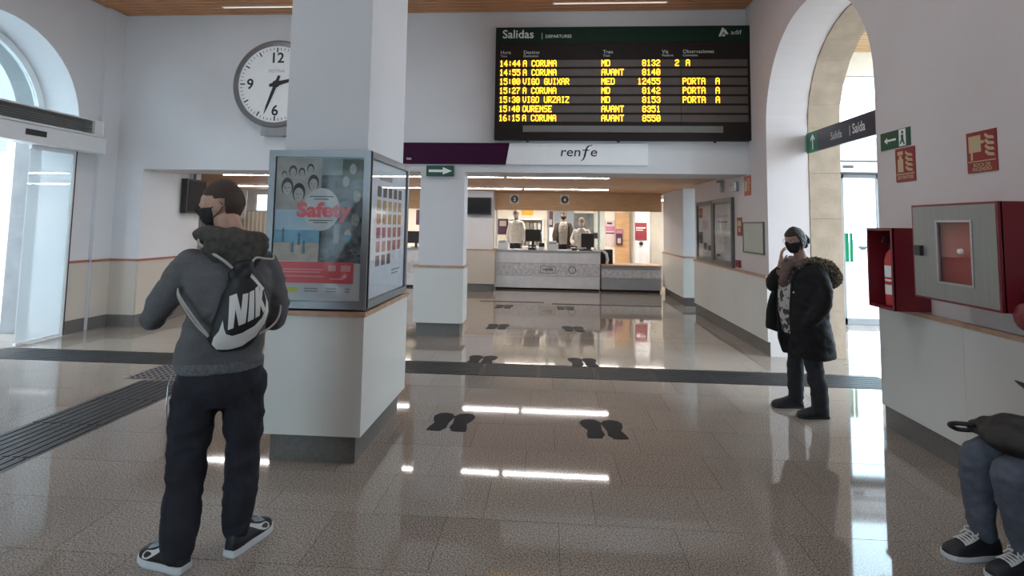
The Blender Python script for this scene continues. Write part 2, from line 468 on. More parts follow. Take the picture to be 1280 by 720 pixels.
# clad dado of the right wall
dado_run(P_RIGHT(XR), -4.74, 3.5, M_CREAM, 0.95, name='trim_8', d=0.028, skirt_d=0.004)
dado_run(P_RIGHT(XR), -10.5, -7.06, M_CREAM, 0.95, name='trim_9', d=0.028, skirt_d=0.004)
# rear wall behind the camera; its unseen glazed opening is added for fill daylight
bm = BM()
for a, b in ((XL - 0.9, -4.8), (-2.4, 3.7)): box(bm, a, b, -4.4, -4.2, 0, ZC + 0.1)
box(bm, -4.8, -2.4, -4.4, -4.2, 2.7, ZC + 0.1)
struct('wall_rear', bm, M_WALL)
wn = bpy.data.objects.new('fill_window', None); COL.objects.link(wn); wn['kind'] = 'structure'
fb = BM()
for x in (-4.77, -3.6, -2.43): box(fb, x - 0.03, x + 0.03, -4.33, -4.27, 0, 2.7)
for z in (0.03, 2.67): box(fb, -4.8, -2.4, -4.33, -4.27, z - 0.03, z + 0.03)
build('window_frame', fb, M_ALU, wn)
build('pane', B(-4.74, -2.46, -4.305, -4.295, 0.06, 2.64), M_GLASS, wn)

# ---- ticket room ceiling
tc = struct('ceiling_ticket', B(-10.2, 3.75, 8.45, 16.8, 2.42, 2.6), mat('ticket_ceiling', (0.45, 0.30, 0.18), 0.6))
s1 = build('slat', B(-10.0, 3.6, 0, 0.118, 2.335, 2.40), M_WOOD2 if False else mat('ticket_slat', (0.58, 0.31, 0.155), 0.5, var=0.2, scale=3, stretch=(1, 12, 12)), tc)
for k in range(40):
    y = 8.46 + 0.122 * k
    if k == 0: s1.location = (0, y, 0); continue
    o = s1.copy(); COL.objects.link(o); o.parent = tc; o.location = (0, y, 0)
M_TST = emis('ticket_lamp', (1.0, 0.965, 0.94), TICKET_STRIP)
for yy, segs in ((8.92, ((-5.5, -3.1), (-2.9, -0.75), (-0.7, 0.95))), (11.85, ((-7.6, -5.2), (-5.1, -2.7), (-2.6, -0.6), (-0.55, 1.25)))):
    for q, (xa, xb) in enumerate(segs):
        t = thing('ceiling_lamp', '%s linear lamp under the wooden ticket room ceiling, %s of its row from the left' % ('near' if yy < 10 else 'far', ('first', 'second', 'third', 'fourth')[q]), 'ceiling light', ((xa + xb) / 2, yy, 2.33), 0, 'linear lamps of the ticket room')
        build('housing', B(xa, xb, yy - 0.03, yy + 0.03, 2.318, 2.336), M_ALUW, t)
        build('diffuser', B(xa + 0.01, xb - 0.01, yy - 0.012, yy + 0.012, 2.312, 2.3185), M_TST, t)
of = struct('ceiling_office', B(-5.2, 3.62, 13.55, 16.6, 2.30, 2.34), M_WHITE)
M_OST = emis('office_lamp', (1.0, 0.92, 0.82), OFFICE_STRIP)
for q, (xa, xb) in enumerate(((-4.4, -2.6), (-1.2, 0.2), (0.6, 1.9), (2.3, 3.5))):
    t = thing('office_lamp', 'white office lamp over the counters, %s from the left' % ('first', 'second', 'third', 'fourth', 'fifth')[q], 'ceiling light', ((xa + xb) / 2, 15.2, 2.30), 0, 'office lamps')
    build('housing', B(xa, xb, 15.0, 15.4, 2.27, 2.2995), M_ALUW, t)
    build('diffuser', B(xa + 0.03, xb - 0.03, 15.03, 15.37, 2.262, 2.271), M_OST, t)

# ---- pillars
def clad_pillar(name, x0, x1, y0, y1, ux0, ux1, uy0, uy1, ztop, zrail=0.94, skirt_in=0.045, bot=0.18, mp=M_CREAM):
    t = bpy.data.objects.new(name, None); COL.objects.link(t); t['kind'] = 'structure'
    build('shaft', B(ux0, ux1, uy0, uy1, zrail - 0.005, ztop), M_WALL, t)
    build('core', B(x0 + 0.03, x1 - 0.03, y0 + 0.03, y1 - 0.03, bot, zrail - 0.01), M_WALL, t)
    th = 0.025
    build('panel', B(x0, x1, y0, y0 + th, bot, zrail), mp, t)
    build('panel', B(x0, x1, y1 - th, y1, bot, zrail), mp, t)
    build('panel', B(x0, x0 + th, y0 + th + 0.001, y1 - th - 0.001, bot, zrail), mp, t)
    build('panel', B(x1 - th, x1, y0 + th + 0.001, y1 - th - 0.001, bot, zrail), mp, t)
    a = skirt_in
    for q in ((x0 + a, x1 - a, y0 + a, y0 + a + 0.02), (x0 + a, x1 - a, y1 - a - 0.02, y1 - a), (x0 + a, x0 + a + 0.02, y0 + a + 0.02, y1 - a - 0.02), (x1 - a - 0.02, x1 - a, y0 + a + 0.02, y1 - a - 0.02)):
        build('skirting_tile', B(*q, 0, bot + 0.002), M_SKIRT, t)
    rb = BM()
    box(rb, x0 - 0.01, x1 + 0.01, y0 - 0.01, y1 + 0.01, zrail, zrail + 0.033)
    build('rail', rb, M_RAIL, t)
    return t
clad_pillar('pillar_near', -1.86, -1.2, 3.585, 4.68, -1.85, -1.262, 3.72, 4.79 - 0.15, ZC)
clad_pillar('pillar_far', -1.885, -1.185, 7.66, 8.05, -1.83, -1.2, 7.69, 8.0, 2.3, bot=0.185)
clad_pillar('pillar_screen', -1.95, -1.28, 12.9, 13.5, -1.96, -1.33, 12.93, 13.45, 2.4, bot=0.17, mp=M_CREAM2)
clad_pillar('pillar_right', 2.66, 3.6, 11.3, 13.3, 2.68, 3.58, 11.33, 13.28, 2.5, bot=0.16, mp=M_CREAM)

# ================================================================== LEFT DOOR
d1 = bpy.data.objects.new('door_1', None); COL.objects.link(d1); d1['kind'] = 'structure'
b = BM(); box(b, -6.20, XL + 0.02, 4.3, 7.24, 2.45, 2.665, bev=0.012); build('operator_box', b, M_ALUW, d1)
b = BM(); box(b, -6.196, -6.186, 6.06, 6.33, 2.535, 2.605, bev=0.004); build('sensor', b, M_BLACK, d1)
M_LEAF = glass('leaf_glass', (0.95, 0.98, 0.99), 0.6, 0.30)  # white mixed into the glass stands for sky reflected in it
def leaf(par, x, ya, yb, z0, z1):
    fb = BM()
    box(fb, x - 0.02, x + 0.02, yb - 0.03, yb, z0, z1)
    box(fb, x - 0.02, x + 0.02, ya, yb - 0.03, z1 - 0.05, z1); box(fb, x - 0.02, x + 0.02, ya, yb - 0.03, z0, z0 + 0.03)
    lf = build('door_leaf', fb, M_ALUW, par)
    build('pane', B(x - 0.005, x + 0.005, ya, yb - 0.03, z0 + 0.03, z1 - 0.05), M_LEAF, lf)
    build('gasket', B(x - 0.022, x + 0.023, yb, yb + 0.018, z0, z1), M_BLACK, lf)
leaf(d1, XL + 0.05, 6.34, 6.98, 0.01, 2.45)
leaf(d1, XL + 0.05, 4.70, 5.25, 0.01, 2.45)
cur = thing('air_curtain', 'grey louvred air curtain above the left sliding door', 'air curtain', (XL, 5.8, 2.67))
b = BM(); box(b, -6.22, XL + 0.02, 4.3, 7.21, 2.675, 2.70); box(b, -6.22, XL + 0.02, 4.3, 7.21, 2.875, 2.895); box(b, -6.40, XL + 0.02, 4.3, 7.21, 2.70, 2.875); box(b, -6.22, XL + 0.02, 7.06, 7.21, 2.70, 2.875, bev=0.01)
build('housing', b, M_ALUW, cur)
M_LOUV = mat('louvre', (0.32, 0.295, 0.26), 0.45, 0.3)
for k in range(6):
    b = BM(); z = 2.715 + 0.028 * k
    p = Pl((0, 0, 0), (0, 1, 0)); 
    v = [b.verts.new(q) for q in ((-6.24, 4.32, z), (-6.24, 7.05, z), (-6.38, 7.05, z + 0.03), (-6.38, 4.32, z + 0.03))]
    v2 = [b.verts.new(Vector(q.co) + Vector((0.003, 0, 0.006))) for q in v]
    b.faces.new(v); b.faces.new(list(reversed(v2)))
    for i in range(4): b.faces.new([v[i], v[(i + 1) % 4], v2[(i + 1) % 4], v2[i]])
    build('louvre', b, M_LOUV, cur)
# fan window over the left door
def fan_window(name, x, par_axis='X', cy=AY, z0=2.66, r=AR - 0.02):
    wn = bpy.data.objects.new(name, None); COL.objects.link(wn); wn['kind'] = 'structure'
    pl = Pl((x, 0, 0), (0, 1, 0)) if par_axis == 'X' else Pl((0, x, 0), (1, 0, 0))
    b = BM(); n = 24; w_ = 0.09
    for i in range(n):
        a0 = math.pi * i / n; a1 = math.pi * (i + 1) / n
        pl.prism(b, [(cy + (r - w_) * math.cos(a0), AZ + (r - w_) * math.sin(a0)), (cy + r * math.cos(a0), AZ + r * math.sin(a0)),
                     (cy + r * math.cos(a1), AZ + r * math.sin(a1)), (cy + (r - w_) * math.cos(a1), AZ + (r - w_) * math.sin(a1))], -0.03, 0.03)
    pl.rect(b, cy - r, cy + r, z0 - 0.05, z0 + 0.09, -0.03, 0.03)
    pl.rect(b, cy - r, cy - r + w_, z0, AZ, -0.03, 0.03); pl.rect(b, cy + r - w_, cy + r, z0, AZ, -0.03, 0.03)
    build('window_frame', b, M_ALUW, wn)
    b = BM(); pl.prism(b, [(cy - r + w_, z0 + 0.05)] + [(cy + r - w_, z0 + 0.05)] + [(cy + (r - w_) * math.cos(math.pi * i / n), AZ + (r - w_) * math.sin(math.pi * i / n)) for i in range(n + 1)], -0.004, 0.004)
    build('pane', b, M_GLASS, wn)
fan_window('window_1', XL - 0.5)
# street beyond the left door
struct('ground_street', B(-60, XL - 0.9, -20, 30, -0.1, -0.015), mat('street_paving', (0.46, 0.45, 0.44), 0.8, var=0.08, scale=2))
bld = thing('building', 'pale street facade with balconies seen through the left door', 'building', (-24, 18, 0))
b = B(-26, -24, -14, 48, 0, 9); build('facade', b, mat('facade', (0.26, 0.25, 0.24), 0.8), bld)
for k in range(16):
    for z in (1.0, 4.2):
        y = -12 + 3.7 * k
        wf = build('window', B(-24, -23.95, y, y + 1.3, z, z + 1.7), mat('facade_window', (0.10, 0.11, 0.12), 0.3), bld)
    build('balcony', B(-24, -23.1, y - 0.3, y + 1.6, 3.4, 3.55), mat('balcony', (0.4, 0.37, 0.34), 0.8), bld)

# ================================================================== VESTIBULE beyond the right arch
struct('wall_vestibule', (lambda bm: (box(bm, 3.58, 4.3, 9.6, 9.9, 0, 4.8), box(bm, 6.7, 7.0, 9.6, 9.9, 0, 4.8), box(bm, 4.3, 6.7, 9.6, 9.9, 4.15, 4.8), bm)[-1])(BM()), mat('vestibule_paint', (0.66, 0.60, 0.50), 0.7))
struct('vestibule_light_block', B(3.58, 6.2, 2.8, 3.0, 0, 4.66), MATS['vestibule_paint'])  # unseen wall added to cut the daylight falling on the arch jamb
vc = struct('ceiling_vestibule', B(3.58, 6.2, 3.0, 9.9, 4.66, 4.8), M_DARK)
s2 = build('slat', B(3.64, 6.15, 0, 0.09, 4.58, 4.63), M_WOOD2, vc)
for k in range(60):
    y = 9.5 - 0.108 * k
    if k == 0: s2.location = (0, y, 0); continue
    o = s2.copy(); COL.objects.link(o); o.parent = vc; o.location = (0, y, 0)
d2 = bpy.data.objects.new('door_2', None); COL.objects.link(d2); d2['kind'] = 'structure'
pf = P_FRONT(9.6)
b = BM(); pf.rect(b, 4.3, 6.7, 2.50, 2.68, 0.0, 0.16); build('operator_box', b, M_ALUW, d2)
b = BM(); pf.rect(b, 4.3, 6.7, 2.70, 2.80, -0.02, 0.10); build('air_curtain_band', b, M_ALU, d2)
b = BM(); pf.rect(b, 4.3, 6.7, 2.675, 2.70, 0.0, 0.17); pf.rect(b, 4.3, 6.7, 2.485, 2.505, -0.05, 0.17); build('shadow_gap', b, mat('gap_grey', (0.06, 0.06, 0.065), 0.7), d2)
b = BM(); pf.rect(b, 4.83, 5.0, 2.57, 2.62, 0.16, 0.165); build('sensor', b, M_BLACK, d2)
b = BM(); pf.rect(b, 4.3, 6.7, 2.80, 3.0, -0.06, 0.0); pf.rect(b, 4.3, 6.7, 3.0, 3.1, -0.06, 0.03); build('transom', b, M_ALUW, d2)
fb = BM()
for x in (4.3, 4.86, 5.45, 6.05, 6.62): pf.rect(fb, x, x + 0.06, 0.0, 2.5, -0.06, -0.01)
pf.rect(fb, 4.3, 6.7, 0.0, 0.1, -0.06, -0.01); pf.rect(fb, 4.3, 6.7, 2.42, 2.5, -0.06, -0.01)
build('door_frame', fb, mat('door_frame_grey', (0.20, 0.21, 0.22), 0.5), d2)
for x in (4.36, 4.92, 5.51, 6.11):
    b = BM(); pf.rect(b, x, x + 0.5, 0.1, 2.42, -0.04, -0.03); build('pane', b, M_GLASS, d2)
b = BM(); pf.rect(b, 4.925, 4.985, 1.02, 1.5, -0.028, -0.024); pf.rect(b, 5.0, 5.05, 1.02, 1.5, -0.028, -0.024)
build('door_sticker', b, mat('sticker_green', (0.004, 0.16, 0.06), 0.6, spec=0.1), d2)
b = BM(); pf.rect(b, 4.3, 6.7, 3.1, 4.15, -0.04, -0.03)
wn2 = bpy.data.objects.new('window_2', None); COL.objects.link(wn2); wn2['kind'] = 'structure'
build('pane', b, M_GLASS, wn2)
b = BM(); pf.rect(b, 4.3, 6.7, 4.05, 4.16, -0.08, 0.0); build('window_frame', b, M_ALUW, wn2)
struct('ground_forecourt', B(3.75, 60, 9.9, 70, -0.1, -0.015), MATS['street_paving'])
struct('ground_forecourt_side', B(9.0, 60, -20, 9.9, -0.1, -0.015), MATS['street_paving'])
for q, (x, y, c) in enumerate(((25.5, 44.0, (0.30, 0.31, 0.33)),)):
    t = thing('car', 'pale car parked far off beyond the glass exit door', 'car', (x, y, 0))
    prof = [(-2.1, 0.3), (-2.05, 0.75), (-1.2, 0.88), (-0.6, 1.38), (0.9, 1.42), (1.6, 0.95), (2.1, 0.85), (2.15, 0.3)]
    b = BM(); Pl((x, y - 0.85, 0), (1, 0, 0)).prism(b, prof, -1.7, 0); build('body', b, mat('car_paint_%d' % q, c, 0.3, coat=0.5), t)
    b = BM(); Pl((x, y - 0.85, 0), (1, 0, 0)).prism(b, [(-1.0, 0.92), (-0.52, 1.32), (0.85, 1.35), (1.35, 0.95)], -0.0, 0.012); build('side_window', b, M_BLACKG, t)
    for dx in (-1.3, 1.35):
        for dy in (-0.87, 0.65):
            b = BM(); lathe(b, (x + dx, y + dy, 0.32), [(0.2, 0), (0.32, 0.01), (0.32, 0.21), (0.2, 0.22)], 20, 'Y'); build('wheel', b, M_BLACK, t)

# ================================================================== DEPARTURES BOARD
M_LED = mat('led_amber', (0.5, 0.3, 0.05), 0.5, emit=(1.0, 0.46, 0.012), strength=1.6)
M_BOARD = mat('board_black', (0.017, 0.012, 0.011), 0.6, spec=0.2)
M_BROW = mat('board_row', (0.085, 0.064, 0.054), 0.5, var=0.1)
M_BHEAD = mat('board_header', (0.006, 0.024, 0.014), 0.6, spec=0.2)
M_BTXT = mat('board_lettering', (0.62, 0.66, 0.62), 0.5)
FONT = {
 'A': '01110 10001 10001 11111 10001 10001 10001', 'C': '01110 10001 10000 10000 10000 10001 01110', 'D': '11110 10001 10001 10001 10001 10001 11110',
 'E': '11111 10000 10000 11110 10000 10000 11111', 'G': '01110 10001 10000 10111 10001 10001 01111', 'I': '01110 00100 00100 00100 00100 00100 01110',
 'M': '10001 11011 10101 10101 10001 10001 10001', 'N': '10001 11001 10101 10101 10011 10001 10001', 'O': '01110 10001 10001 10001 10001 10001 01110',
 'P': '11110 10001 10001 11110 10000 10000 10000', 'R': '11110 10001 10001 11110 10100 10010 10001', 'S': '01111 10000 10000 01110 00001 00001 11110',
 'T': '11111 00100 00100 00100 00100 00100 00100', 'U': '10001 10001 10001 10001 10001 10001 01110', 'V': '10001 10001 10001 10001 10001 01010 00100',
 'X': '10001 10001 01010 00100 01010 10001 10001', 'Z': '11111 00001 00010 00100 01000 10000 11111', ':': '00000 00100 00100 00000 00100 00100 00000',
 '0': '01110 10001 10011 10101 11001 10001 01110', '1': '00100 01100 00100 00100 00100 00100 01110', '2': '01110 10001 00001 00110 01000 10000 11111',
 '3': '01110 10001 00001 00110 00001 10001 01110', '4': '00010 00110 01010 10010 11111 00010 00010', '5': '11111 10000 11110 00001 00001 10001 01110',
 '6': '00110 01000 10000 11110 10001 10001 01110', '7': '11111 00001 00010 00100 01000 01000 01000', '8': '01110 10001 10001 01110 10001 10001 01110',
 '9': '01110 10001 10001 01111 00001 00010 01100'}
BX0, BX1, BZ0, BZ1, BY = -0.782, 2.758, 2.735, 4.325, 7.56
board = thing('departures_board', 'large black departures board with amber lettering under the slat ceiling', 'departures board', ((BX0 + BX1) / 2, BY, BZ0))
build('housing', B(BX0, BX1, BY + 0.004, 7.695, BZ0, BZ1, bev=0.004), M_BOARD, board)
PB = P_FRONT(BY)
def bu(c): return BX0 + (c - 38) / 1215 * (BX1 - BX0)
def bv(c): return BZ1 - (c - 45) / 532 * (BZ1 - BZ0)
b = BM(); PB.rect(b, BX0 + 0.01, BX1 - 0.01, bv(122), bv(50), -0.006, 0.004); build('header', b, M_BHEAD, board)
rows_c = [220, 263, 306, 349, 392, 435, 478]
for i, rc in enumerate(rows_c):
    b = BM(); PB.rect(b, bu(58), bu(1220), bv(rc + 16), bv(rc - 16), -0.006, 0.003); build('row_panel', b, M_BROW, board)
b = BM(); PB.rect(b, bu(175), bu(1105), bv(543), bv(513), -0.006, 0.004); build('message_strip', b, mat('board_strip', (0.15, 0.14, 0.13), 0.4), board)
b = BM(); PB.rect(b, bu(914), bu(916), bv(500), bv(200), 0.0, 0.006); build('divider', b, M_BOARD, board)
text('title', 'Salidas', PB, bu(70), bv(98), 0.168, M_BTXT, board, 0.005, bold=0.012)
b = BM(); PB.rect(b, bu(260), bu(262.5), bv(104), bv(74), 0.004, 0.006); build('title_bar', b, M_BTXT, board)
text('subtitle', 'DEPARTURES', PB, bu(277), bv(98), 0.062, M_BTXT, board, 0.005, bold=0.01)
for c, a, bb in ((62, 'Hora', 'Time'), (173, 'Destino', 'Destination'), (552, 'Tren', 'Train'), (828, 'V\u00eda', 'Platform'), (924, 'Observaciones', 'Comments')):
    text('column_heading', a, PB, bu(c), bv(174), 0.07, M_BTXT, board, 0.001)
    text('column_heading', bb, PB, bu(c), bv(189), 0.045, M_BTXT, board, 0.001)
b = BM()
PB.prism(b, [(bu(1090), bv(97)), (bu(1100), bv(97)), (bu(1116), bv(70)), (bu(1112), bv(56)), (bu(1107), bv(56))], 0.003, 0.006)
PB.prism(b, [(bu(1104), bv(97)), (bu(1113), bv(84)), (bu(1122), bv(92)), (bu(1118), bv(97))], 0.003, 0.006)
PB.prism(b, [(bu(1118), bv(60)), (bu(1136), bv(86)), (bu(1124), bv(88)), (bu(1115), bv(78))], 0.003, 0.006)
build('logo', b, M_BTXT, board)
text('lettering', 'adif', PB, bu(1146), bv(88), 0.088, M_BTXT, board, 0.005, sx=1.15)
def led(bm, s, u, v, cw=0.0265, ph=0.0128, right=False):
    pw = cw / 6 * 1.0
    cw = 6 * 0.0118 * 0.86 if False else cw * 2.1
    pw = cw / 6
    if right: u -= len(s) * cw
    for k, ch in enumerate(s):
        if ch == ' ': continue
        for r_, line in enumerate(FONT[ch].split()):
            for c_, bit in enumerate(line):
                if bit == '1':
                    x = u + k * cw + c_ * pw; z = v + (6 - r_) * ph
                    q = [bm.verts.new(PB.p(x + dx, z + dz, 0.006)) for dx, dz in ((-pw * .1, -ph * .1), (pw * 1.12, -ph * .1), (pw * 1.12, ph * 1.08), (-pw * .1, ph * 1.08))]
                    bm.faces.new(q)
data = [('14:44', 'A CORUNA', 'MD', '8132', '2', 'A'), ('14:55', 'A CORUNA', 'AVANT', '8140', '', ''), ('15:00', 'VIGO GUIXAR', 'MED', '12455', '', 'PORTA  A'),
        ('15:27', 'A CORUNA', 'MD', '8142', '', 'PORTA  A'), ('15:30', 'VIGO URZAIZ', 'MD', '8153', '', 'PORTA  A'), ('15:40', 'OURENSE', 'AVANT', '8351', '', ''),
        ('16:15', 'A CORUNA', 'AVANT', '8550', '', '')]
for rc, (t_, dst, tr, nr, via, obs) in zip(rows_c, data):
    v0 = bv(rc) - 0.044
    for s_, c_, w_, rt in ((t_, 60, 0.0282, False), (dst, 172, 0.0282, False), (tr, 545, 0.03, False), (nr, 822, 0.03, True), (via, 888, 0.03, False), (obs, 938 if obs == 'A' else 922, 0.03, False)):
        if s_:
            b = BM(); led(b, s_, bu(c_), v0, w_, right=rt); build('led_text', b, M_LED, board, kind='stuff')
text('lettering', 'departures', PB, bu(640), bv(562), 0.03, M_BTXT, board, 0.001, 'CENTER') if False else None
for c in (197, 627, 1073):
    b = BM(); lathe(b, (bu(c), BY + 0.06, BZ0 - 0.03), [(0.02, 0), (0.02, 0.03)], 10); build('bolt', b, M_BLACK, board)

# ================================================================== CLOCK
ck = thing('wall_clock', 'big round white station clock partly hidden by the near pillar', 'clock', (-3.95, 7.6, 3.5))
PC = P_FRONT(7.6); cu, cz = -3.95, 3.52
b = BM(); lathe(b, (cu, 7.54, cz), [(0.55, 0.15), (0.63, 0.15), (0.64, 0.02), (0.62, 0.0), (0.565, 0.0), (0.56, 0.03)], 56, 'Y')
build('rim', b, mat('clock_rim', (0.25, 0.25, 0.26), 0.3, 0.7), ck, smooth=False)
b = BM(); PC.disc(b, cu, cz, 0.565, -0.02, 0.035, 56); build('face', b, M_WHITE, ck)
tickb = BM()
for i in range(60):
    a = math.pi / 2 - 2 * math.pi * i / 60; L_ = 0.07 if i % 5 == 0 else 0.035; wd = 0.018 if i % 5 == 0 else 0.007
    PC.line(tickb, (cu + 0.535 * math.cos(a), cz + 0.535 * math.sin(a)), (cu + (0.535 - L_) * math.cos(a), cz + (0.535 - L_) * math.sin(a)), wd, 0.034, 0.038)
build('minute_marks', tickb, M_BLACK, ck)
for s_, a in (('12', 90), ('3', 0), ('6', -90), ('9', 180)):
    text('numeral', s_, PC, cu + 0.385 * math.cos(R(a)), cz + 0.385 * math.sin(R(a)) - 0.07, 0.21, M_BLACK, ck, 0.036, 'CENTER', bold=0.02)
text('lettering', 'FESTINA', PC, cu, cz + 0.17, 0.065, M_ALU, ck, 0.036, 'CENTER')
def hand(name, deg, L_, w0, back):
    a = R(90 - deg); t = Vector((math.cos(a), math.sin(a))); n = Vector((-t.y, t.x)); c = Vector((cu, cz))
    b = BM(); pts = [c - t * back - n * w0 * .6, c - n * w0, c + t * L_ * .75 - n * w0 * .6, c + t * L_, c + t * L_ * .75 + n * w0 * .6, c + n * w0, c - t * back + n * w0 * .6]
    PC.prism(b, [(p.x, p.y) for p in pts], 0.04, 0.046); build(name, b, M_BLACK, ck)
hand('hour_hand', 76, 0.33, 0.034, 0.10); hand('minute_hand', 200, 0.47, 0.026, 0.13)
b = BM(); PC.disc(b, cu, cz, 0.05, 0.03, 0.05); build('hub', b, M_BLACK, ck)
b = BM(); box(b, cu - 0.2, cu + 0.25, 7.56, 7.7, cz - 0.75, cz - 0.6, bev=0.01); build('bracket', b, M_ALU, ck)

# ================================================================== SIGN BAND over the opening
sp = thing('sign_panel', 'dark purple sign panel on the lintel behind the near pillar', 'sign', (-1.8, 7.66, 2.4))
b = BM(); PL = P_FRONT(7.69); PL.prism(b, [(-3.3, 2.395), (-0.625, 2.395), (-0.575, 2.695), (-3.3, 2.695)], -0.02, 0.03)
build('panel', b, mat('purple', (0.040, 0.005, 0.030), 0.6, spec=0.15), sp)
text('lettering', 'tes', PL, -2.035, 2.45, 0.06, M_WHITE, sp, 0.032)
sw = thing('sign_panel', 'long white sign panel with black lettering under the departures board', 'sign', (0.36, 7.66, 2.4))
b = BM(); PL.prism(b, [(-0.62, 2.395), (1.345, 2.395), (1.345, 2.695), (-0.57, 2.695)], -0.02, 0.03); build('panel', b, M_WHITE, sw)
text('lettering', 'ren', PL, 0.13, 2.515, 0.185, M_BLACK, sw, 0.032, sx=1.15, shear=0.12, bold=0.006)
text('lettering', 'e', PL, 0.545, 2.515, 0.185, M_BLACK, sw, 0.032, sx=1.15, shear=0.12, bold=0.006)
b = BM(); fpts = [(0.425, 2.455), (0.455, 2.468), (0.474, 2.51), (0.49, 2.58), (0.507, 2.635), (0.535, 2.662), (0.58, 2.668)]
for k in range(6): PL.line(b, fpts[k], fpts[k + 1], (0.012, 0.02, 0.026, 0.026, 0.02, 0.012)[k], 0.03, 0.034)
PL.line(b, (0.445, 2.60), (0.54, 2.60), 0.014, 0.03, 0.034)
build('lettering', b, M_BLACK, sw)
ex = thing('exit_sign', 'green sign with white arrow at the head of the slim white pillar', 'sign', (-1.54, 7.62, 2.22))
PE = P_FRONT(7.625)
b = BM(); PE.rect(b, -1.735, -1.345, 2.215, 2.365, -0.03, 0.012); build('panel', b, M_GREEN, ex)
b = BM(); PE.prism(b, [(-1.70, 2.272), (-1.50, 2.272), (-1.50, 2.238), (-1.37, 2.29), (-1.50, 2.342), (-1.50, 2.308), (-1.70, 2.308)], 0.011, 0.014); build('arrow', b, M_WHITE, ex)

# ================================================================== KIOSK with posters
ks = thing('poster_case', 'grey framed glass poster case wrapped round the near pillar', 'poster case', (-1.54, 4.1, 0.985))
M_KF = mat('case_frame', (0.27, 0.285, 0.30), 0.4, 0.5)
KX0, KX1, KY0, KY1, KZ0, KZ1 = -1.888, -1.19, 3.575, 4.60, 0.988, 2.035
b = BM(); box(b, KX0 + 0.02, KX1 - 0.02, KY0 + 0.02, 3.70, KZ0, KZ1 - 0.01); box(b, -1.24, KX1 - 0.02, 3.70, KY1 - 0.02, KZ0, KZ1 - 0.01)
box(b, KX0 + 0.02, -1.86, 3.70, KY1 - 0.02, KZ0, KZ1 - 0.01)
box(b, KX0 + 0.02, KX1 - 0.02, 4.55, KY1 - 0.01, KZ0, KZ1 - 0.01); box(b, KX0 + 0.02, -1.85, 3.70, 4.55, KZ1 - 0.03, KZ1 - 0.01); box(b, -1.262, KX1 - 0.02, 3.70, 4.55, KZ1 - 0.03, KZ1 - 0.01); box(b, KX0 + 0.02, KX1 - 0.02, 3.6, 3.72, KZ1 - 0.03, KZ1 - 0.01)
build('case_body', b, M_KF, ks)
def frame_bars(name, pl, u0, u1, v0, v1, w_, par, m=M_KF, d0=-0.03, d1=0.012):
    for q in ((u0, u1, v1 - w_, v1), (u0, u1, v0, v0 + w_), (u0, u0 + w_, v0 + w_, v1 - w_), (u1 - w_, u1, v0 + w_, v1 - w_)):
        b = BM(); pl.rect(b, *q, d0, d1); build(name, b, m, par)
KP = P_FRONT(KY0 + 0.012); KE = P_EAST(KX1 - 0.012)
frame_bars('frame_bar', KP, KX0, KX1, KZ0, KZ1, 0.045, ks)
frame_bars('frame_bar', KE, KY0 + 0.01, KY1, KZ0, KZ1, 0.045, ks)
b = BM(); KP.rect(b, KX0 + 0.045, KX1 - 0.045, KZ0 + 0.045, KZ1 - 0.045, 0.002, 0.005); build('pane', b, M_GLASSD, ks)
b = BM(); KE.rect(b, KY0 + 0.055, KY1 - 0.045, KZ0 + 0.045, KZ1 - 0.045, 0.002, 0.005); build('pane', b, M_GLASSD, ks)
# front poster (flat print: several flat pieces of one printed sheet)
po = thing('poster', 'safety poster of four photographs with coral lettering on the near pillar', 'poster', (-1.54, KY0 + 0.03, 1.05))
PP = P_FRONT(KY0 + 0.0185)
U0, U1, V0, V1 = -1.838, -1.24, 1.04, 1.985
def pu(c): return U0 + (c - 20) / 455 * (U1 - U0)      # crop pixels -> poster plane
def pv(c): return V1 - (c - 18) / 667 * (V1 - V0)
def pr(name, x0, x1, y0, y1, m, d=0.002):
    b = BM(); PP.rect(b, pu(x0), pu(x1), pv(y1), pv(y0), 0.0, d); return build(name, b, m, po)
pr('sheet', 20, 475, 18, 685, mat('poster_sheet', (0.55, 0.57, 0.60), 0.5), 0.0012)
pr('photo_faces', 22, 258, 20, 265, mat('photo_faces', (0.36, 0.34, 0.32), 0.5, var=0.2, scale=9))
pr('photo_cliff', 258, 474, 20, 320, mat('photo_cliff', (0.03, 0.035, 0.04), 0.5, rgb2=(0.22, 0.25, 0.28), scale=9, detail=8))
pr('photo_sky', 258, 365, 20, 100, mat('photo_cloud', (0.30, 0.36, 0.37), 0.5, rgb2=(0.16, 0.2, 0.2), scale=6), 0.0028)
pr('photo_trees', 365, 474, 26, 120, mat('photo_trees', (0.03, 0.06, 0.035), 0.5, rgb2=(0.12, 0.14, 0.11), scale=16), 0.0028)
pr('photo_beach', 22, 256, 265, 505, mat('photo_beach', (0.28, 0.40, 0.50), 0.5, rgb2=(0.48, 0.56, 0.62), scale=5))
pr('photo_sea', 22, 256, 360, 420, mat('photo_sea', (0.10, 0.26, 0.42), 0.5, rgb2=(0.2, 0.38, 0.5), scale=9), 0.0028)
pr('photo_sand', 22, 256, 420, 505, mat('photo_sand', (0.42, 0.36, 0.30), 0.5, var=0.2, scale=15), 0.0028)
pr('photo_path', 256, 474, 300, 512, mat('photo_path', (0.04, 0.05, 0.06), 0.5, rgb2=(0.22, 0.25, 0.28), scale=18, detail=8))
pr('photo_mist', 330, 360, 330, 420, mat('photo_mist', (0.30, 0.34, 0.37), 0.5), 0.0028)
M_INK = mat('ink_dark', (0.03, 0.03, 0.032), 0.5); M_SKINP = mat('print_skin', (0.42, 0.38, 0.35), 0.5, var=0.1, scale=30)
hb, fb_, gb_ = BM(), BM(), BM()
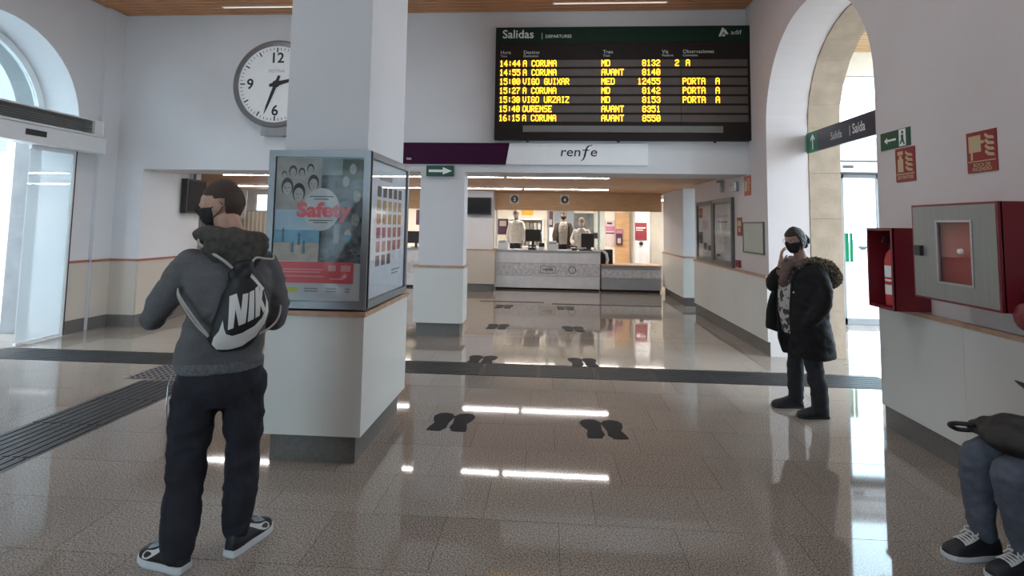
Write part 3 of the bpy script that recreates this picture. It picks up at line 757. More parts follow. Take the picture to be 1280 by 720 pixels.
for x, y, s in ((78, 160, 30), (140, 188, 32), (215, 140, 27), (105, 85, 20), (197, 72, 17), (152, 90, 16), (60, 100, 12)):
    PP.disc(hb, pu(x), pv(y - s * .15), s * 1.05 * (U1 - U0) / 455, 0.002, 0.0032, 20, s * 1.4 * (V1 - V0) / 667)
    PP.disc(fb_, pu(x + 1), pv(y + s * .2), s * .78 * (U1 - U0) / 455, 0.0032, 0.0042, 20, s * 1.05 * (V1 - V0) / 667)
    for dx in (-.36, .36):
        PP.disc(gb_, pu(x + dx * s), pv(y + s * .05), s * (.2 if s == 30 else .1) * (U1 - U0) / 455, 0.0042, 0.0048, 10, s * .1 * (V1 - V0) / 667)
    PP.rect(gb_, pu(x - .2 * s), pu(x + .25 * s), pv(y + s * .70), pv(y + s * .63), 0.0042, 0.0048); PP.line(gb_, (pu(x), pv(y + s * .1)), (pu(x + .1 * s), pv(y + s * .42)), 0.002, 0.0042, 0.0048)
build('photo_hair', hb, M_INK, po); build('photo_face', fb_, M_SKINP, po); build('photo_features', gb_, mat('ink_soft', (0.12, 0.11, 0.105), 0.5), po)
rk = BM()
for k in range(26):
    x = random.uniform(262, 468); y = random.choice([random.uniform(130, 300), random.uniform(345, 505)]); q = random.uniform(8, 26)
    PP.prism(rk, [(pu(min(474, max(258, x + q * random.uniform(.7, 1.2) * math.cos(a)))), pv(min(510, max(122, y + .6 * q * random.uniform(.7, 1.2) * math.sin(a))))) for a in [2 * math.pi * j / 7 for j in range(7)]], 0.0018, 0.0024 + 0.00002 * k)
build('photo_rocks', rk, mat('print_rock', (0.035, 0.042, 0.05), 0.5, rgb2=(0.16, 0.18, 0.2), scale=22), po)
fg = BM()
for x, y0, y1 in ((68, 350, 420), (152, 370, 430), (178, 405, 470), (120, 415, 465)):
    PP.prism(fg, [(pu(x - 8), pv(y1)), (pu(x + 8), pv(y1)), (pu(x + 5), pv(y0 + 14)), (pu(x + 14), pv(y0 + 20)), (pu(x), pv(y0)), (pu(x - 14), pv(y0 + 22)), (pu(x - 5), pv(y0 + 14))], 0.0028, 0.0038)
build('photo_figures', fg, mat('print_teal', (0.06, 0.15, 0.18), 0.5), po)
fg = BM()
for x, y, s in ((405, 380, 20), (385, 130, 20), (445, 200, 22), (420, 70, 20), (440, 310, 24)): PP.disc(fg, pu(x), pv(y), s * .0012, 0.002, 0.004, 14, s * .0018)
build('photo_people', fg, mat('print_grey', (0.36, 0.37, 0.36), 0.5, var=0.3, scale=60), po)
b = BM(); PP.disc(b, pu(402), pv(395), 0.026, 0.004, 0.005, 12); build('photo_jacket', b, mat('print_blue', (0.05, 0.22, 0.30), 0.5), po)
b = BM(); PP.disc(b, pu(262), pv(262), 0.125, 0.002, 0.0055, 40, 0.142); build('disc', b, mat('poster_disc', (0.50, 0.51, 0.52), 0.5), po)
M_CORAL = mat('coral_print', (0.68, 0.11, 0.13), 0.5)
text('title', 'Safety', PP, pu(135), pv(296), 0.132, M_CORAL, po, 0.0062, bold=0.04, sx=1.16)
sb = BM()
for y, a, c in ((200, 200, 325), (212, 222, 300), (312, 200, 325), (322, 225, 300)): PP.rect(sb, pu(a), pu(c), pv(y + 4), pv(y), 0.005, 0.006)
build('small_print', sb, M_INK, po)
pr('coral_band', 22, 440, 508, 606, M_CORAL, 0.003)
sb = BM()
for y, a, c in ((540, 50, 285), (552, 50, 270), (572, 50, 290), (522, 310, 350), (522, 375, 425), (582, 320, 390)): PP.rect(sb, pu(a), pu(c), pv(y + (28 if y == 522 else 6)), pv(y), 0.003, 0.0042)
build('band_print', sb, mat('coral_pale', (0.74, 0.35, 0.36), 0.5), po)
pr('sponsor_mark', 85, 155, 626, 648, mat('sponsor_yellow', (0.55, 0.55, 0.10), 0.5), 0.003)
sb = BM()
for a, c in ((190, 260), (300, 355), (400, 425)):
    for y in (628, 640): PP.rect(sb, pu(a), pu(c), pv(y + 6), pv(y), 0.001, 0.003)
build('sponsor_print', sb, mat('print_midgrey', (0.25, 0.26, 0.28), 0.5), po)
# side sheet with rows of small product pictures
pq = thing('poster', 'price list poster with rows of small pictures on the side of the pillar', 'poster', (KX1 - 0.03, 4.1, 1.05))
QE = P_EAST(KX1 - 0.0185)
b = BM(); QE.rect(b, KY0 + 0.09, KY1 - 0.06, KZ0 + 0.055, KZ1 - 0.055, 0, 0.0012); build('sheet', b, mat('price_sheet', (0.62, 0.65, 0.70), 0.5), pq)
cols = [(0.06, 0.06, 0.065), (0.45, 0.30, 0.13), (0.42, 0.22, 0.08), (0.30, 0.08, 0.12), (0.34, 0.10, 0.11), (0.14, 0.10, 0.13)]
for r_ in range(6):
    for c_ in range(5 if r_ < 5 else 3):
        u = 3.80 + c_ * 0.135; v = 1.74 - r_ * 0.098
        b = BM(); QE.rect(b, u, u + 0.085, v, v + 0.075, 0.001, 0.0025)
        cc = cols[r_]; build('picture', b, mat('tiny_picture_%d' % r_, cc, 0.5, var=0.4, scale=30), pq)
tb_ = BM(); QE.rect(tb_, 3.84, 4.15, 1.86, 1.90, 0.001, 0.002); QE.rect(tb_, 4.2, 4.42, 1.19, 1.205, 0.001, 0.002); QE.rect(tb_, 4.2, 4.38, 1.165, 1.178, 0.001, 0.002)
build('heading_print', tb_, mat('print_midgrey', (0.25, 0.26, 0.28), 0.5), pq)

# ================================================================== RIGHT WALL fittings
PR = P_RIGHT(XR)
def wall_sign(name, label, y_far, y_near, z0, z1, m):
    t = thing(name, label, 'sign', (XR, (y_far + y_near) / 2, z0)); b = BM(); PR.rect(b, -y_far, -y_near, z0, z1, -0.002, 0.006); build('panel', b, m, t); return t
def flames(pl, u, v, w_, h, par, d0, d1):
    b = BM()
    for k in range(4):
        z = v + h * k / 4
        pl.prism(b, [(u, z + h * .22), (u + w_ * .35, z + h * .06), (u + w_, z + h * .02), (u + w_ * .9, z + h * .16), (u + w_ * .45, z + h * .2), (u + w_ * .12, z + h * .33)], d0, d1)
    build('flame', b, M_SIGNCREAM, par)
t = wall_sign('exit_sign', 'green sign with arrow and running figure on the right wall', 4.67, 4.30, 2.20, 2.34, M_GREEN)
b = BM(); PR.rect(b, -4.43, -4.35, 2.205, 2.335, 0.006, 0.008); build('door_mark', b, M_WHITE, t)
b = BM(); PR.disc(b, -4.385, 2.31, 0.012, 0.008, 0.0095, 12); PR.prism(b, [(-4.405, 2.29), (-4.375, 2.295), (-4.375, 2.255), (-4.36, 2.215), (-4.37, 2.212), (-4.39, 2.245), (-4.41, 2.22), (-4.42, 2.228), (-4.40, 2.258)], 0.008, 0.0095); build('figure', b, M_GREEN, t)
b = BM(); PR.prism(b, [(-4.62, 2.27), (-4.58, 2.295), (-4.58, 2.278), (-4.47, 2.278), (-4.47, 2.262), (-4.58, 2.262), (-4.58, 2.245)], 0.006, 0.008); build('arrow', b, M_WHITE, t)
t = wall_sign('fire_sign', 'red extinguisher sign just below the green exit sign', 4.485, 4.256, 1.93, 2.188, M_REDS)
b = BM(); PR.rect(b, -4.455, -4.39, 2.005, 2.105, 0.006, 0.008); PR.rect(b, -4.44, -4.405, 2.105, 2.13, 0.006, 0.008); PR.rect(b, -4.455, -4.39, 2.135, 2.165, 0.006, 0.008); build('extinguisher_mark', b, M_SIGNCREAM, t)
flames(PR, -4.365, 2.0, 0.085, 0.15, t, 0.006, 0.008)
b = BM(); PR.rect(b, -4.475, -4.265, 1.985, 1.992, 0.006, 0.008); build('rule', b, M_SIGNCREAM, t)
text('lettering', 'EXTINTOR', PR, -4.37, 1.95, 0.038, M_SIGNCREAM, t, 0.007, 'CENTER', bold=0.01)
t = wall_sign('fire_sign', 'larger red fire hose sign high over the steel cabinet', 3.745, 3.505, 1.93, 2.19, M_REDS)
b = BM(); PR.rect(b, -3.725, -3.625, 2.06, 2.165, 0.006, 0.008); PR.rect(b, -3.71, -3.695, 2.01, 2.06, 0.006, 0.008); PR.rect(b, -3.625, -3.60, 2.11, 2.13, 0.006, 0.008); build('hose_mark', b, M_SIGNCREAM, t)
flames(PR, -3.595, 2.02, 0.075, 0.14, t, 0.006, 0.008)
b = BM(); PR.rect(b, -3.735, -3.515, 1.998, 2.004, 0.006, 0.008); build('rule', b, M_SIGNCREAM, t)
text('lettering', 'BOCA DE', PR, -3.625, 1.967, 0.032, M_SIGNCREAM, t, 0.007, 'CENTER', bold=0.01); text('lettering', 'INCENDIO', PR, -3.625, 1.94, 0.032, M_SIGNCREAM, t, 0.007, 'CENTER', bold=0.01)
# hose cabinet
hc = thing('fire_hose_cabinet', 'red fire hose cabinet with a brushed steel door on the right wall', 'fire cabinet', (XR, 3.5, 1.13))
HX, H0, H1, HZ0, HZ1 = 2.40, 3.135, 3.84, 1.13, 1.725
b = BM(); box(b, HX + 0.012, XR - 0.004, H0, H0 + 0.012, HZ0, HZ1); box(b, HX + 0.012, XR - 0.004, H1 - 0.012, H1, HZ0, HZ1); box(b, HX + 0.012, XR - 0.004, H0 + 0.012, H1 - 0.012, HZ1 - 0.012, HZ1); box(b, HX + 0.012, XR - 0.004, H0 + 0.012, H1 - 0.012, HZ0, HZ0 + 0.012); box(b, XR - 0.016, XR - 0.004, H0 + 0.012, H1 - 0.012, HZ0 + 0.012, HZ1 - 0.012)
build('body', b, M_RED, hc)
PH = P_RIGHT(HX)
frame_bars('door_edge', PH, -H1, -H0, HZ0, HZ1, 0.012, hc, M_RED, -0.02, 0.004)
M_STEEL = mat('brushed_steel', (0.30, 0.315, 0.30), 0.5, 0.5, var=0.06, scale=30, stretch=(1, 1, 0.05))
b = BM(); g0_, g1_, gz0, gz1 = -3.612, -3.318, 1.24, 1.625
for q in ((-H1 + 0.013, g0_, HZ0 + 0.013, HZ1 - 0.013), (g1_, -H0 - 0.013, HZ0 + 0.013, HZ1 - 0.013), (g0_, g1_, gz1, HZ1 - 0.013), (g0_, g1_, HZ0 + 0.013, gz0)): PH.rect(b, *q, -0.004, 0.006)
dr = build('door', b, M_STEEL, hc)
frame_bars('glazing_bead', PH, g0_, g1_, gz0, gz1, 0.012, dr, M_ALU, -0.004, 0.010)
b = BM(); PH.rect(b, g0_ + 0.012, g1_ - 0.012, gz0 + 0.012, gz1 - 0.012, -0.002, 0.002); build('pane', b, M_GLASSC, dr)
b = BM(); PH.rect(b, -3.80, -3.735, 1.40, 1.465, 0.006, 0.03); build('lock', b, M_BLACK, dr)
b = BM(); lathe(b, (2.62, 3.47, 1.43), [(0.04, -0.19), (0.27, -0.19), (0.275, -0.18), (0.275, 0.03), (0.27, 0.05), (0.04, 0.05)], 40, 'X'); build('hose_reel', b, mat('reel_red', (0.30, 0.025, 0.02), 0.6), hc)
b = BM(); lathe(b, (2.43, 3.46, 1.44), [(0.008, -0.02), (0.015, -0.015), (0.018, 0.0), (0.014, 0.02)], 16, 'X'); build('hub', b, M_WHITE, hc)
b = BM(); tube(b, [(2.55, 3.02, 1.30), (2.55, 3.02, 1.14), (2.53, 3.03, 1.09)], 0.045, 12); build('valve', b, M_RED, hc)
b = BM(); lathe(b, (2.42, 3.045, 1.125), [(0.02, 0), (0.068, 0.008), (0.072, 0.02), (0.06, 0.032), (0.02, 0.03)], 14, 'X'); box(b, 2.44, 2.56, 3.0, 3.04, 1.105, 1.145); box(b, 2.5, XR - 0.004, 3.0, 3.135, 1.20, 1.26); build('valve_wheel', b, M_RED, hc)
# extinguisher box (open front) and extinguisher
eb = thing('extinguisher_box', 'open fronted red box beside the steel cabinet', 'fire cabinet', (XR, 4.3, 0.985))
EX, E0, E1, EZ0, EZ1 = 2.45, 4.15, 4.465, 0.985, 1.575
b = BM()
box(b, EX, XR - 0.004, E0, E0 + 0.012, EZ0, EZ1); box(b, EX, XR - 0.004, E1 - 0.012, E1, EZ0, EZ1)
box(b, EX, XR - 0.004, E0 + 0.012, E1 - 0.012, EZ1 - 0.012, EZ1); box(b, EX, XR - 0.004, E0 + 0.012, E1 - 0.012, EZ0, EZ0 + 0.012); box(b, XR - 0.018, XR - 0.004, E0 + 0.012, E1 - 0.012, EZ0 + 0.012, EZ1 - 0.012)
build('body', b, M_RED, eb)
frame_bars('front_edge', P_RIGHT(EX), -E1, -E0, EZ0, EZ1, 0.02, eb, M_RED, -0.01, 0.004)
fe = thing('fire_extinguisher', 'red fire extinguisher with white labels standing in the open red box', 'extinguisher', (2.55, 4.29, 0.998))
b = BM(); lathe(b, (2.55, 4.29, 0.998), [(0.05, 0), (0.068, 0.012), (0.07, 0.03), (0.07, 0.34), (0.058, 0.39), (0.03, 0.42), (0.026, 0.445)], 28); build('cylinder', b, mat('extinguisher_red', (0.5, 0.03, 0.03), 0.3), fe, smooth=True)
for z0, z1 in ((1.09, 1.16), (1.185, 1.20), (1.215, 1.30)):
    b = BM(); lathe(b, (2.55, 4.29, z0), [(0.0706, 0), (0.0712, 0.001), (0.0712, z1 - z0)], 28); build('label', b, M_WHITE, fe)
b = BM(); box(b, 2.535, 2.565, 4.27, 4.31, 1.44, 1.47); box(b, 2.46, 2.56, 4.283, 4.297, 1.47, 1.482); box(b, 2.47, 2.55, 4.283, 4.297, 1.495, 1.507); box(b, 2.54, 2.56, 4.283, 4.297, 1.47, 1.507); build('valve', b, M_BLACK, fe)
b = BM(); tube(b, [(2.555, 4.30, 1.455), (2.56, 4.36, 1.44), (2.55, 4.385, 1.36), (2.55, 4.38, 1.15), (2.55, 4.37, 1.1)], 0.009, 8); build('hose', b, M_BLACK, fe)
# exit panel across the right arch
sd = thing('hanging_sign', 'long dark hanging sign with green end across the right arch', 'sign', (3.18, 5.9, 2.49))
SX = 3.17; PS = P_RIGHT(SX)
b = BM(); PS.rect(b, -6.74, -4.78, 2.49, 2.735, -0.03, 0.0); build('panel', b, mat('sign_slate', (0.045, 0.045, 0.065), 0.3), sd)
b = BM(); PS.rect(b, -7.02, -6.74, 2.49, 2.735, -0.03, 0.001); build('end_panel', b, mat('sign_emerald', (0.012, 0.17, 0.085), 0.35), sd)
b = BM(); PS.prism(b, [(-6.87, 2.52), (-6.85, 2.52), (-6.85, 2.66), (-6.81, 2.62), (-6.81, 2.65), (-6.86, 2.705), (-6.91, 2.65), (-6.91, 2.62), (-6.87, 2.66)], 0.001, 0.003); build('arrow', b, M_WHITE, sd)
text('lettering', 'Salida', PS, -6.43, 2.565, 0.125, M_BTXT, sd, 0.002, sx=0.85)
text('lettering', 'Sa\u00edda', PS, -5.98, 2.565, 0.15, M_WHITE, sd, 0.002, sx=0.78, bold=0.008)
b = BM(); PS.rect(b, -6.035, -6.025, 2.55, 2.66, 0.0, 0.002); build('divider', b, M_BTXT, sd)
b = BM(); box(b, SX, SX + 0.03, 7.02, 7.065, 2.51, 2.72); box(b, SX, SX + 0.03, 4.735, 4.78, 2.51, 2.72); build('bracket', b, M_ALU, sd)
# notice boards on the far part of the right wall
def notice(label, yf, yn, z0, z1, m, stripe):
    t = thing('notice_board', label, 'notice board', (XR, (yf + yn) / 2, z0)); pl = P_RIGHT(XR - 0.001)
    b = BM(); pl.rect(b, -yf + 0.02, -yn - 0.02, z0 + 0.02, z1 - 0.02, -0.0, 0.02); build('back_panel', b, M_KF, t)
    frame_bars('frame_bar', pl, -yf, -yn, z0, z1, 0.06, t, mat('board_frame', (0.13, 0.135, 0.14), 0.4, 0.4), 0.0, 0.045)
    b = BM(); pl.rect(b, -yf + 0.09, -yn - 0.09, z0 + 0.09, z1 - 0.09, 0.02, 0.023); sh = build('sheet', b, m, t)
    for (u0, u1, v0, v1, mm) in stripe:
        b = BM(); pl.rect(b, -yf + u0, -yf + u1, z0 + v0, z0 + v1, 0.023, 0.025); build('print', b, mm, sh)
    b = BM(); pl.rect(b, -yf + 0.06, -yn - 0.06, z0 + 0.06, z1 - 0.06, 0.036, 0.04); build('pane', b, M_GLASSD, t)
M_PK = mat('print_pinkgrey', (0.50, 0.46, 0.47), 0.5, var=0.1, scale=5)
notice('framed notice with dark figures, farther of the pair on the right wall', 10.25, 9.28, 0.975, 2.0, M_PK,
       [(0.12, 0.35, 0.75, 0.92, M_REDS), (0.12, 0.35, 0.3, 0.5, M_INK), (0.4, 0.6, 0.2, 0.32, M_INK), (0.65, 0.85, 0.2, 0.28, M_INK), (0.35, 0.7, 0.55, 0.7, mat('print_rose', (0.45, 0.3, 0.34), 0.5))])
notice('framed notice with a pale sheet, nearer of the pair on the right wall', 9.26, 8.3, 0.975, 2.005, mat('print_pale', (0.52, 0.50, 0.50), 0.5, var=0.06, scale=4),
       [(0.25, 0.7, 0.66, 0.68, M_INK), (0.15, 0.75, 0.74, 0.78, mat('print_rose', (0.45, 0.3, 0.34), 0.5)), (0.15, 0.35, 0.13, 0.17, M_INK), (0.2, 0.75, 0.42, 0.44, M_ALU), (0.2, 0.6, 0.35, 0.36, M_ALU)])
t = thing('wall_plate', 'pale green grey plate with a dark edge beside the notices', 'panel', (XR, 7.55, 1.24)); pl = PR
b = BM(); pl.rect(b, -7.9, -7.19, 1.24, 1.62, 0, 0.012); build('plate', b, mat('plate_green', (0.42, 0.46, 0.40), 0.4), t)
frame_bars('edge', pl, -7.92, -7.17, 1.22, 1.64, 0.02, t, mat('board_frame', (0.13, 0.135, 0.14), 0.4, 0.4), 0, 0.02)
t = wall_sign('fire_sign', 'small orange red sign high above the pale green plate', 7.86, 7.61, 2.0, 2.27, mat('orange_sign', (0.42, 0.08, 0.04), 0.5))
flames(PR, -7.72, 2.05, 0.08, 0.18, t, 0.006, 0.008); b = BM(); PR.rect(b, -7.83, -7.75, 2.06, 2.2, 0.006, 0.008); build('call_mark', b, M_SIGNCREAM, t)
t = wall_sign('fire_sign', 'small red sign between the notices and the pale green plate', 8.18, 7.98, 1.445, 1.705, M_REDS)
b = BM(); PR.rect(b, -8.15, -8.01, 1.58, 1.66, 0.006, 0.008); PR.rect(b, -8.12, -8.04, 1.5, 1.56, 0.006, 0.008); build('call_mark', b, M_SIGNCREAM, t)
t = thing('call_point', 'little red fire alarm button on the rail beside the notices', 'alarm button', (XR, 8.12, 1.0))
b = BM(); PR.rect(b, -8.19, -8.05, 1.0, 1.10, 0, 0.035); build('case', b, M_REDS, t); b = BM(); PR.disc(b, -8.12, 1.05, 0.025, 0.035, 0.042, 16); build('button', b, M_BLACK, t)
t = thing('wall_sounder', 'small grey box on the wall beside the orange red sign', 'alarm', (XR, 8.2, 2.1))
b = BM(); box(b, XR - 0.05, XR, 8.1, 8.33, 2.08, 2.22, bev=0.01); build('case', b, M_ALU, t)
b = BM(); [box(b, XR - 0.054, XR - 0.049, 8.13, 8.30, 2.10 + 0.025 * k, 2.11 + 0.025 * k) for k in range(4)]; build('grille', b, M_BLACK, t)
t = thing('wall_bracket', 'small grey fixing at the ceiling edge over the notices', 'bracket', (XR, 8.9, 2.2))
b = BM(); box(b, XR - 0.06, XR, 8.75, 8.8, 2.1, 2.29); box(b, XR - 0.12, XR - 0.0, 8.74, 8.81, 2.25, 2.29); build('plate', b, M_ALU, t)

# ================================================================== TICKET COUNTERS
M_CW = mat('counter_white', (0.74, 0.77, 0.82), 0.4); M_CG = mat('counter_grey', (0.37, 0.40, 0.44), 0.45)
def relief_mat():
    m = mat('counter_relief', (0.48, 0.50, 0.53), 0.5, rgb2=(0.70, 0.72, 0.75), scale=14, detail=3); return m
def counter(label, x0, x1, ztop, m, zs, logo=False, plinth=0.045):
    t = thing('ticket_counter', label, 'counter', ((x0 + x1) / 2, 13.43, 0)); pl = P_FRONT(13.43)
    b = B(x0 + 0.02, x1 - 0.02, 13.50, 14.05, 0, plinth); build('plinth', b, M_DARK, t)
    b = B(x0, x1, 13.46, 14.10, plinth, ztop - 0.03); build('body', b, m, t)
    for i, (z0, z1) in enumerate(zs):
        b = BM(); pl.rect(b, x0, x1, z0, z1, -0.035, 0.0); build('front_panel', b, relief_mat() if i == 1 else m, t)
    b = B(x0 - 0.02, x1 + 0.02, 13.39, 14.14, ztop - 0.03, ztop, bev=0.004); build('worktop', b, M_CG if logo is not None else M_RAIL, t)
    if logo:
        b = BM(); pl.ring(b, -0.03, 0.485, 0.10, 0.115, 0, 0.004, 24) if False else None
        for q in ((-0.21, 0.15, 0.40, 0.41), (-0.21, 0.15, 0.56, 0.57), (-0.21, -0.20, 0.41, 0.56), (0.14, 0.15, 0.41, 0.56)): pl.rect(b, *q, 0, 0.004)
        pl.ring(b, 0.55, 0.485, 0.075, 0.09, 0, 0.004, 24)
        build('emblem', b, M_INK, t)
        text('lettering', 'renfe', pl, -0.03, 0.455, 0.12, M_INK, t, 0.001, 'CENTER', bold=0.02)
    return t
counter('tall white ticket counter with a patterned grey band', -1.31, 1.205, 0.945, M_CW, [(0.045, 0.325), (0.333, 0.63), (0.638, 0.915)], True)
counter('low grey counter to the right of the tall ticket counter', 1.25, 2.655, 0.63, M_CG, [(0.045, 0.31), (0.318, 0.52), (0.528, 0.60)], None)
counter('white ticket counter half hidden behind the slim white pillar', -4.9, -1.98, 0.945, M_CW, [(0.045, 0.325), (0.333, 0.63), (0.638, 0.915)], False)
# wooden fascia over the counters
fs = thing('fascia', 'long plain wooden fascia board above the ticket counters', 'fascia', (0.6, 13.4, 1.9))
for xa, xb in ((-1.33, 0.65), (0.652, 2.66)):
    build('board', B(xa, xb, 13.40, 13.46, 1.905, 2.335), M_WOOD2, fs)
fs2 = thing('fascia', 'wooden fascia board above the half hidden counter', 'fascia', (-3.5, 13.4, 1.9))
build('board', B(-5.2, -1.98, 13.40, 13.46, 1.905, 2.335), M_WOOD2, fs2)
PF = P_FRONT(13.395)
for u, n_, lab in ((-0.855, '2', 'black round window number disc, left of the two'), (0.36, '4', 'black round window number disc, right of the two')):
    t = thing('number_disc', lab, 'sign', (u, 13.39, 2.0))
    b = BM(); PF.rect(b, u - 0.115, u + 0.105, 2.06, 2.285, -0.005, 0.006); build('plate', b, mat('disc_plate', (0.62, 0.56, 0.50), 0.5), t)
    b = BM(); PF.disc(b, u, 2.17, 0.092, 0.006, 0.012, 28); build('disc', b, M_BLACK, t)
    text('numeral', n_, PF, u, 2.125, 0.12, M_WHITE, t, 0.013, 'CENTER', bold=0.02)
# glass screen over the tall counter
gs = thing('counter_screen', 'clear glass screen with white posts on the tall counter', 'screen', (0, 13.55, 0.945))
for x in (-1.3, -0.03, 1.19):
    build('post', B(x - 0.022, x + 0.022, 13.535, 13.565, 0.945, 1.905), M_ALUW, gs)
for xa, xb in ((-1.278, -0.052), (-0.008, 1.168)):
    build('pane', B(xa, xb, 13.546, 13.554, 1.14, 1.905), M_GLASSC, gs)
# wall screen on the small pillar and the dark one on the left
def tv(label, x0, x1, y, z0, z1):
    t = thing('wall_screen', label, 'screen', ((x0 + x1) / 2, y, z0)); pl = P_FRONT(y)
    build('case', B(x0, x1, y, y + 0.06, z0, z1, bev=0.005), M_BLACK, t)
    b = BM(); pl.rect(b, x0 + 0.02, x1 - 0.02, z0 + 0.03, z1 - 0.02, -0.002, 0.001); build('display', b, M_BLACKG, t)
    build('mount', B((x0 + x1) / 2 - 0.08, (x0 + x1) / 2 + 0.08, y + 0.055, y + 0.13, z0 + 0.1, z1 - 0.1), M_ALU, t)
    return t
tv('black wall screen on the far pillar left of the tall counter', -1.93, -1.36, 12.80, 1.765, 2.175)
t = thing('wall_screen', 'dark screen hung in the corner left of the standing man', 'screen', (-5.9, 8.85, 1.6))
build('case', B(-5.96, -5.86, 8.55, 9.05, 1.66, 2.22, bev=0.008), M_BLACK, t); build('display', B(-5.862, -5.855, 8.58, 9.02, 1.69, 2.19), M_BLACKG, t)
b = BM(); tube(b, [(-5.91, 8.8, 2.22), (-5.91, 8.8, 2.34)], 0.02); build('mount', b, M_BLACK, t)
# left part of the ticket room: pale board, bright glazing, ribbed wooden screen
t = thing('pale_board', 'pale tilted board behind the standing man', 'panel', (-7.8, 12.9, 1.8))
b = BM(); pl = P_FRONT(12.9); pl.prism(b, [(-8.6, 1.62), (-7.33, 1.60), (-7.30, 2.26), (-8.62, 2.33)], 0, 0.05); build('board', b, mat('pale_board', (0.50, 0.47, 0.44), 0.5), t)
for x in (-8.4, -7.5): build('leg', B(x - 0.02, x + 0.02, 12.9, 12.94, 0, 1.65), M_ALU, t)
wn = bpy.data.objects.new('window_5', None); COL.objects.link(wn); wn['kind'] = 'structure'
frame_bars('window_frame', P_FRONT(13.58), -7.5, -5.6, 1.0, 2.28, 0.07, wn, M_ALUW, -0.02, 0.02)
b = BM(); P_FRONT(13.58).rect(b, -7.43, -5.67, 1.07, 2.21, -0.003, 0.003); build('pane', b, emis('lit_pane', (0.80, 0.93, 1.0), 0.75), wn)
t = thing('slatted_screen', 'low ribbed beige wooden screen below the bright pane', 'screen', (-6.8, 13.2, 0))
build('base', B(-7.6, -5.7, 13.2, 13.26, 0, 1.25), mat('brown_panel', (0.16, 0.10, 0.07), 0.5), t)
for k in range(18): build('slat', B(-7.58 + k * 0.104, -7.5 + k * 0.104, 13.15, 13.2, 1.25 if False else 1.2, 1.78), mat('beige_slat', (0.50, 0.42, 0.33), 0.5), t)
build('cap', B(-7.6, -5.7, 13.15, 13.24, 1.78, 1.80), M_ALU, t)
# queue footprints
M_FOOT = mat('footprint', (0.016, 0.016, 0.017), 0.6, spec=0.12)
FP = [(0.0, -0.20), (0.045, -0.195), (0.062, -0.12), (0.05, -0.03), (0.06, 0.06), (0.072, 0.13), (0.055, 0.19), (0.015, 0.21), (-0.03, 0.19), (-0.06, 0.13), (-0.058, 0.05), (-0.035, -0.03), (-0.045, -0.12), (-0.04, -0.19)]
pairs = [(-0.755, 4.44, 3), (0.43, 4.42, -5), (-0.765, 6.46, 4), (0.40, 6.49, -5), (-0.775, 8.55, 4), (0.378, 8.53, -5), (-0.85, 10.62, 4), (0.317, 10.62, 0)]
rn = ['in the nearest row', 'in the second row', 'in the third row', 'in the farthest row']
for i, (x, y, tilt) in enumerate(pairs):
    for s in (-1, 1):
        a = R(-tilt) + R(8 * s) * 0 ; cx_ = x + s * 0.092
        b = BM(); pts = []
        for u, v in FP:
            u *= -s * 1.28
            uu, vv = u + (v * v * 0.5 - 0.01) * s, v * 0.98
            pts.append((cx_ + uu * math.cos(a) - vv * math.sin(a), y + uu * math.sin(a) + vv * math.cos(a)))
        Pl((0, 0, 0), (1, 0, 0), (0, 1, 0)).prism(b, pts, 0.0, 0.0025)
        t = build('footprint', b, M_FOOT)
        tag(t, 'black floor footprint %s, %s queue, %s foot' % (rn[i // 2], 'left' if i % 2 == 0 else 'right', 'left' if s < 0 else 'right'), 'floor marking', 'black footprints on the floor')
for xa, xb, y, lab in ((-1.4, -0.1, 11.3, 'thin dark floor line before the counter, left one'), (0.06, 2.2, 11.15, 'thin dark floor line before the counter, right one')):
    t = build('queue_line', B(xa, xb, y - 0.03, y + 0.03, -0.003, 0.002), M_FOOT); tag(t, lab, 'floor marking')

# ================================================================== OFFICE behind the counters
def office_poster(label, y, x0, x1, z0, z1, m, extra=()):
    t = thing('office_poster', label, 'poster', ((x0 + x1) / 2, y, z0)); pl = P_FRONT(y)
    b = BM(); pl.rect(b, x0, x1, z0, z1, -0.02, 0.0); build('sheet', b, m, t)
    for q in extra:
        b = BM(); pl.rect(b, *q[:4], 0.0, 0.003); build('print', b, q[4], t)
M_PURP = mat('poster_purple', (0.07, 0.02, 0.05), 0.5, var=0.3, scale=8); M_PINK = mat('poster_pink', (0.45, 0.16, 0.26), 0.5); M_REDP = mat('poster_red', (0.20, 0.025, 0.035), 0.5)
M_GB = mat('partition_blue', (0.22, 0.26, 0.30), 0.5, var=0.05); M_GN = mat('partition_green', (0.42, 0.47, 0.44), 0.5)
YO = 16.58
office_poster('purple poster on the office wall beside the screen post', YO, -0.07, 0.10, 1.50, 1.97, M_PURP, [(-0.03, 0.07, 1.56, 1.72, M_SKINP)])
office_poster('white sheet under the purple office poster', YO, -0.08, 0.12, 1.05, 1.46, M_WHITE)
office_poster('bright yellow banner high on the office wall', YO, -0.84, -0.5, 1.84, 2.03, mat('banner_yellow', (0.75, 0.42, 0.02), 0.5))
office_poster('dark picture behind the left clerk', YO, -1.55, -1.22, 1.25, 1.72, M_PURP, [(-1.5, -1.3, 1.5, 1.66, M_SKINP)])
office_poster('grey blue partition panel behind the standing clerk', YO - 0.03, 0.14, 0.72, 0.9, 2.05, M_GB)
office_poster('dark curtain behind the seated clerk', YO - 0.03, 0.73, 1.30, 0.95, 1.92, mat('curtain_dark', (0.05, 0.06, 0.07), 0.7, rgb2=(0.14, 0.15, 0.15), scale=5))
office_poster('pale green partition panel beside the seated clerk', YO, 1.32, 1.62, 0.9, 2.05, M_GN)
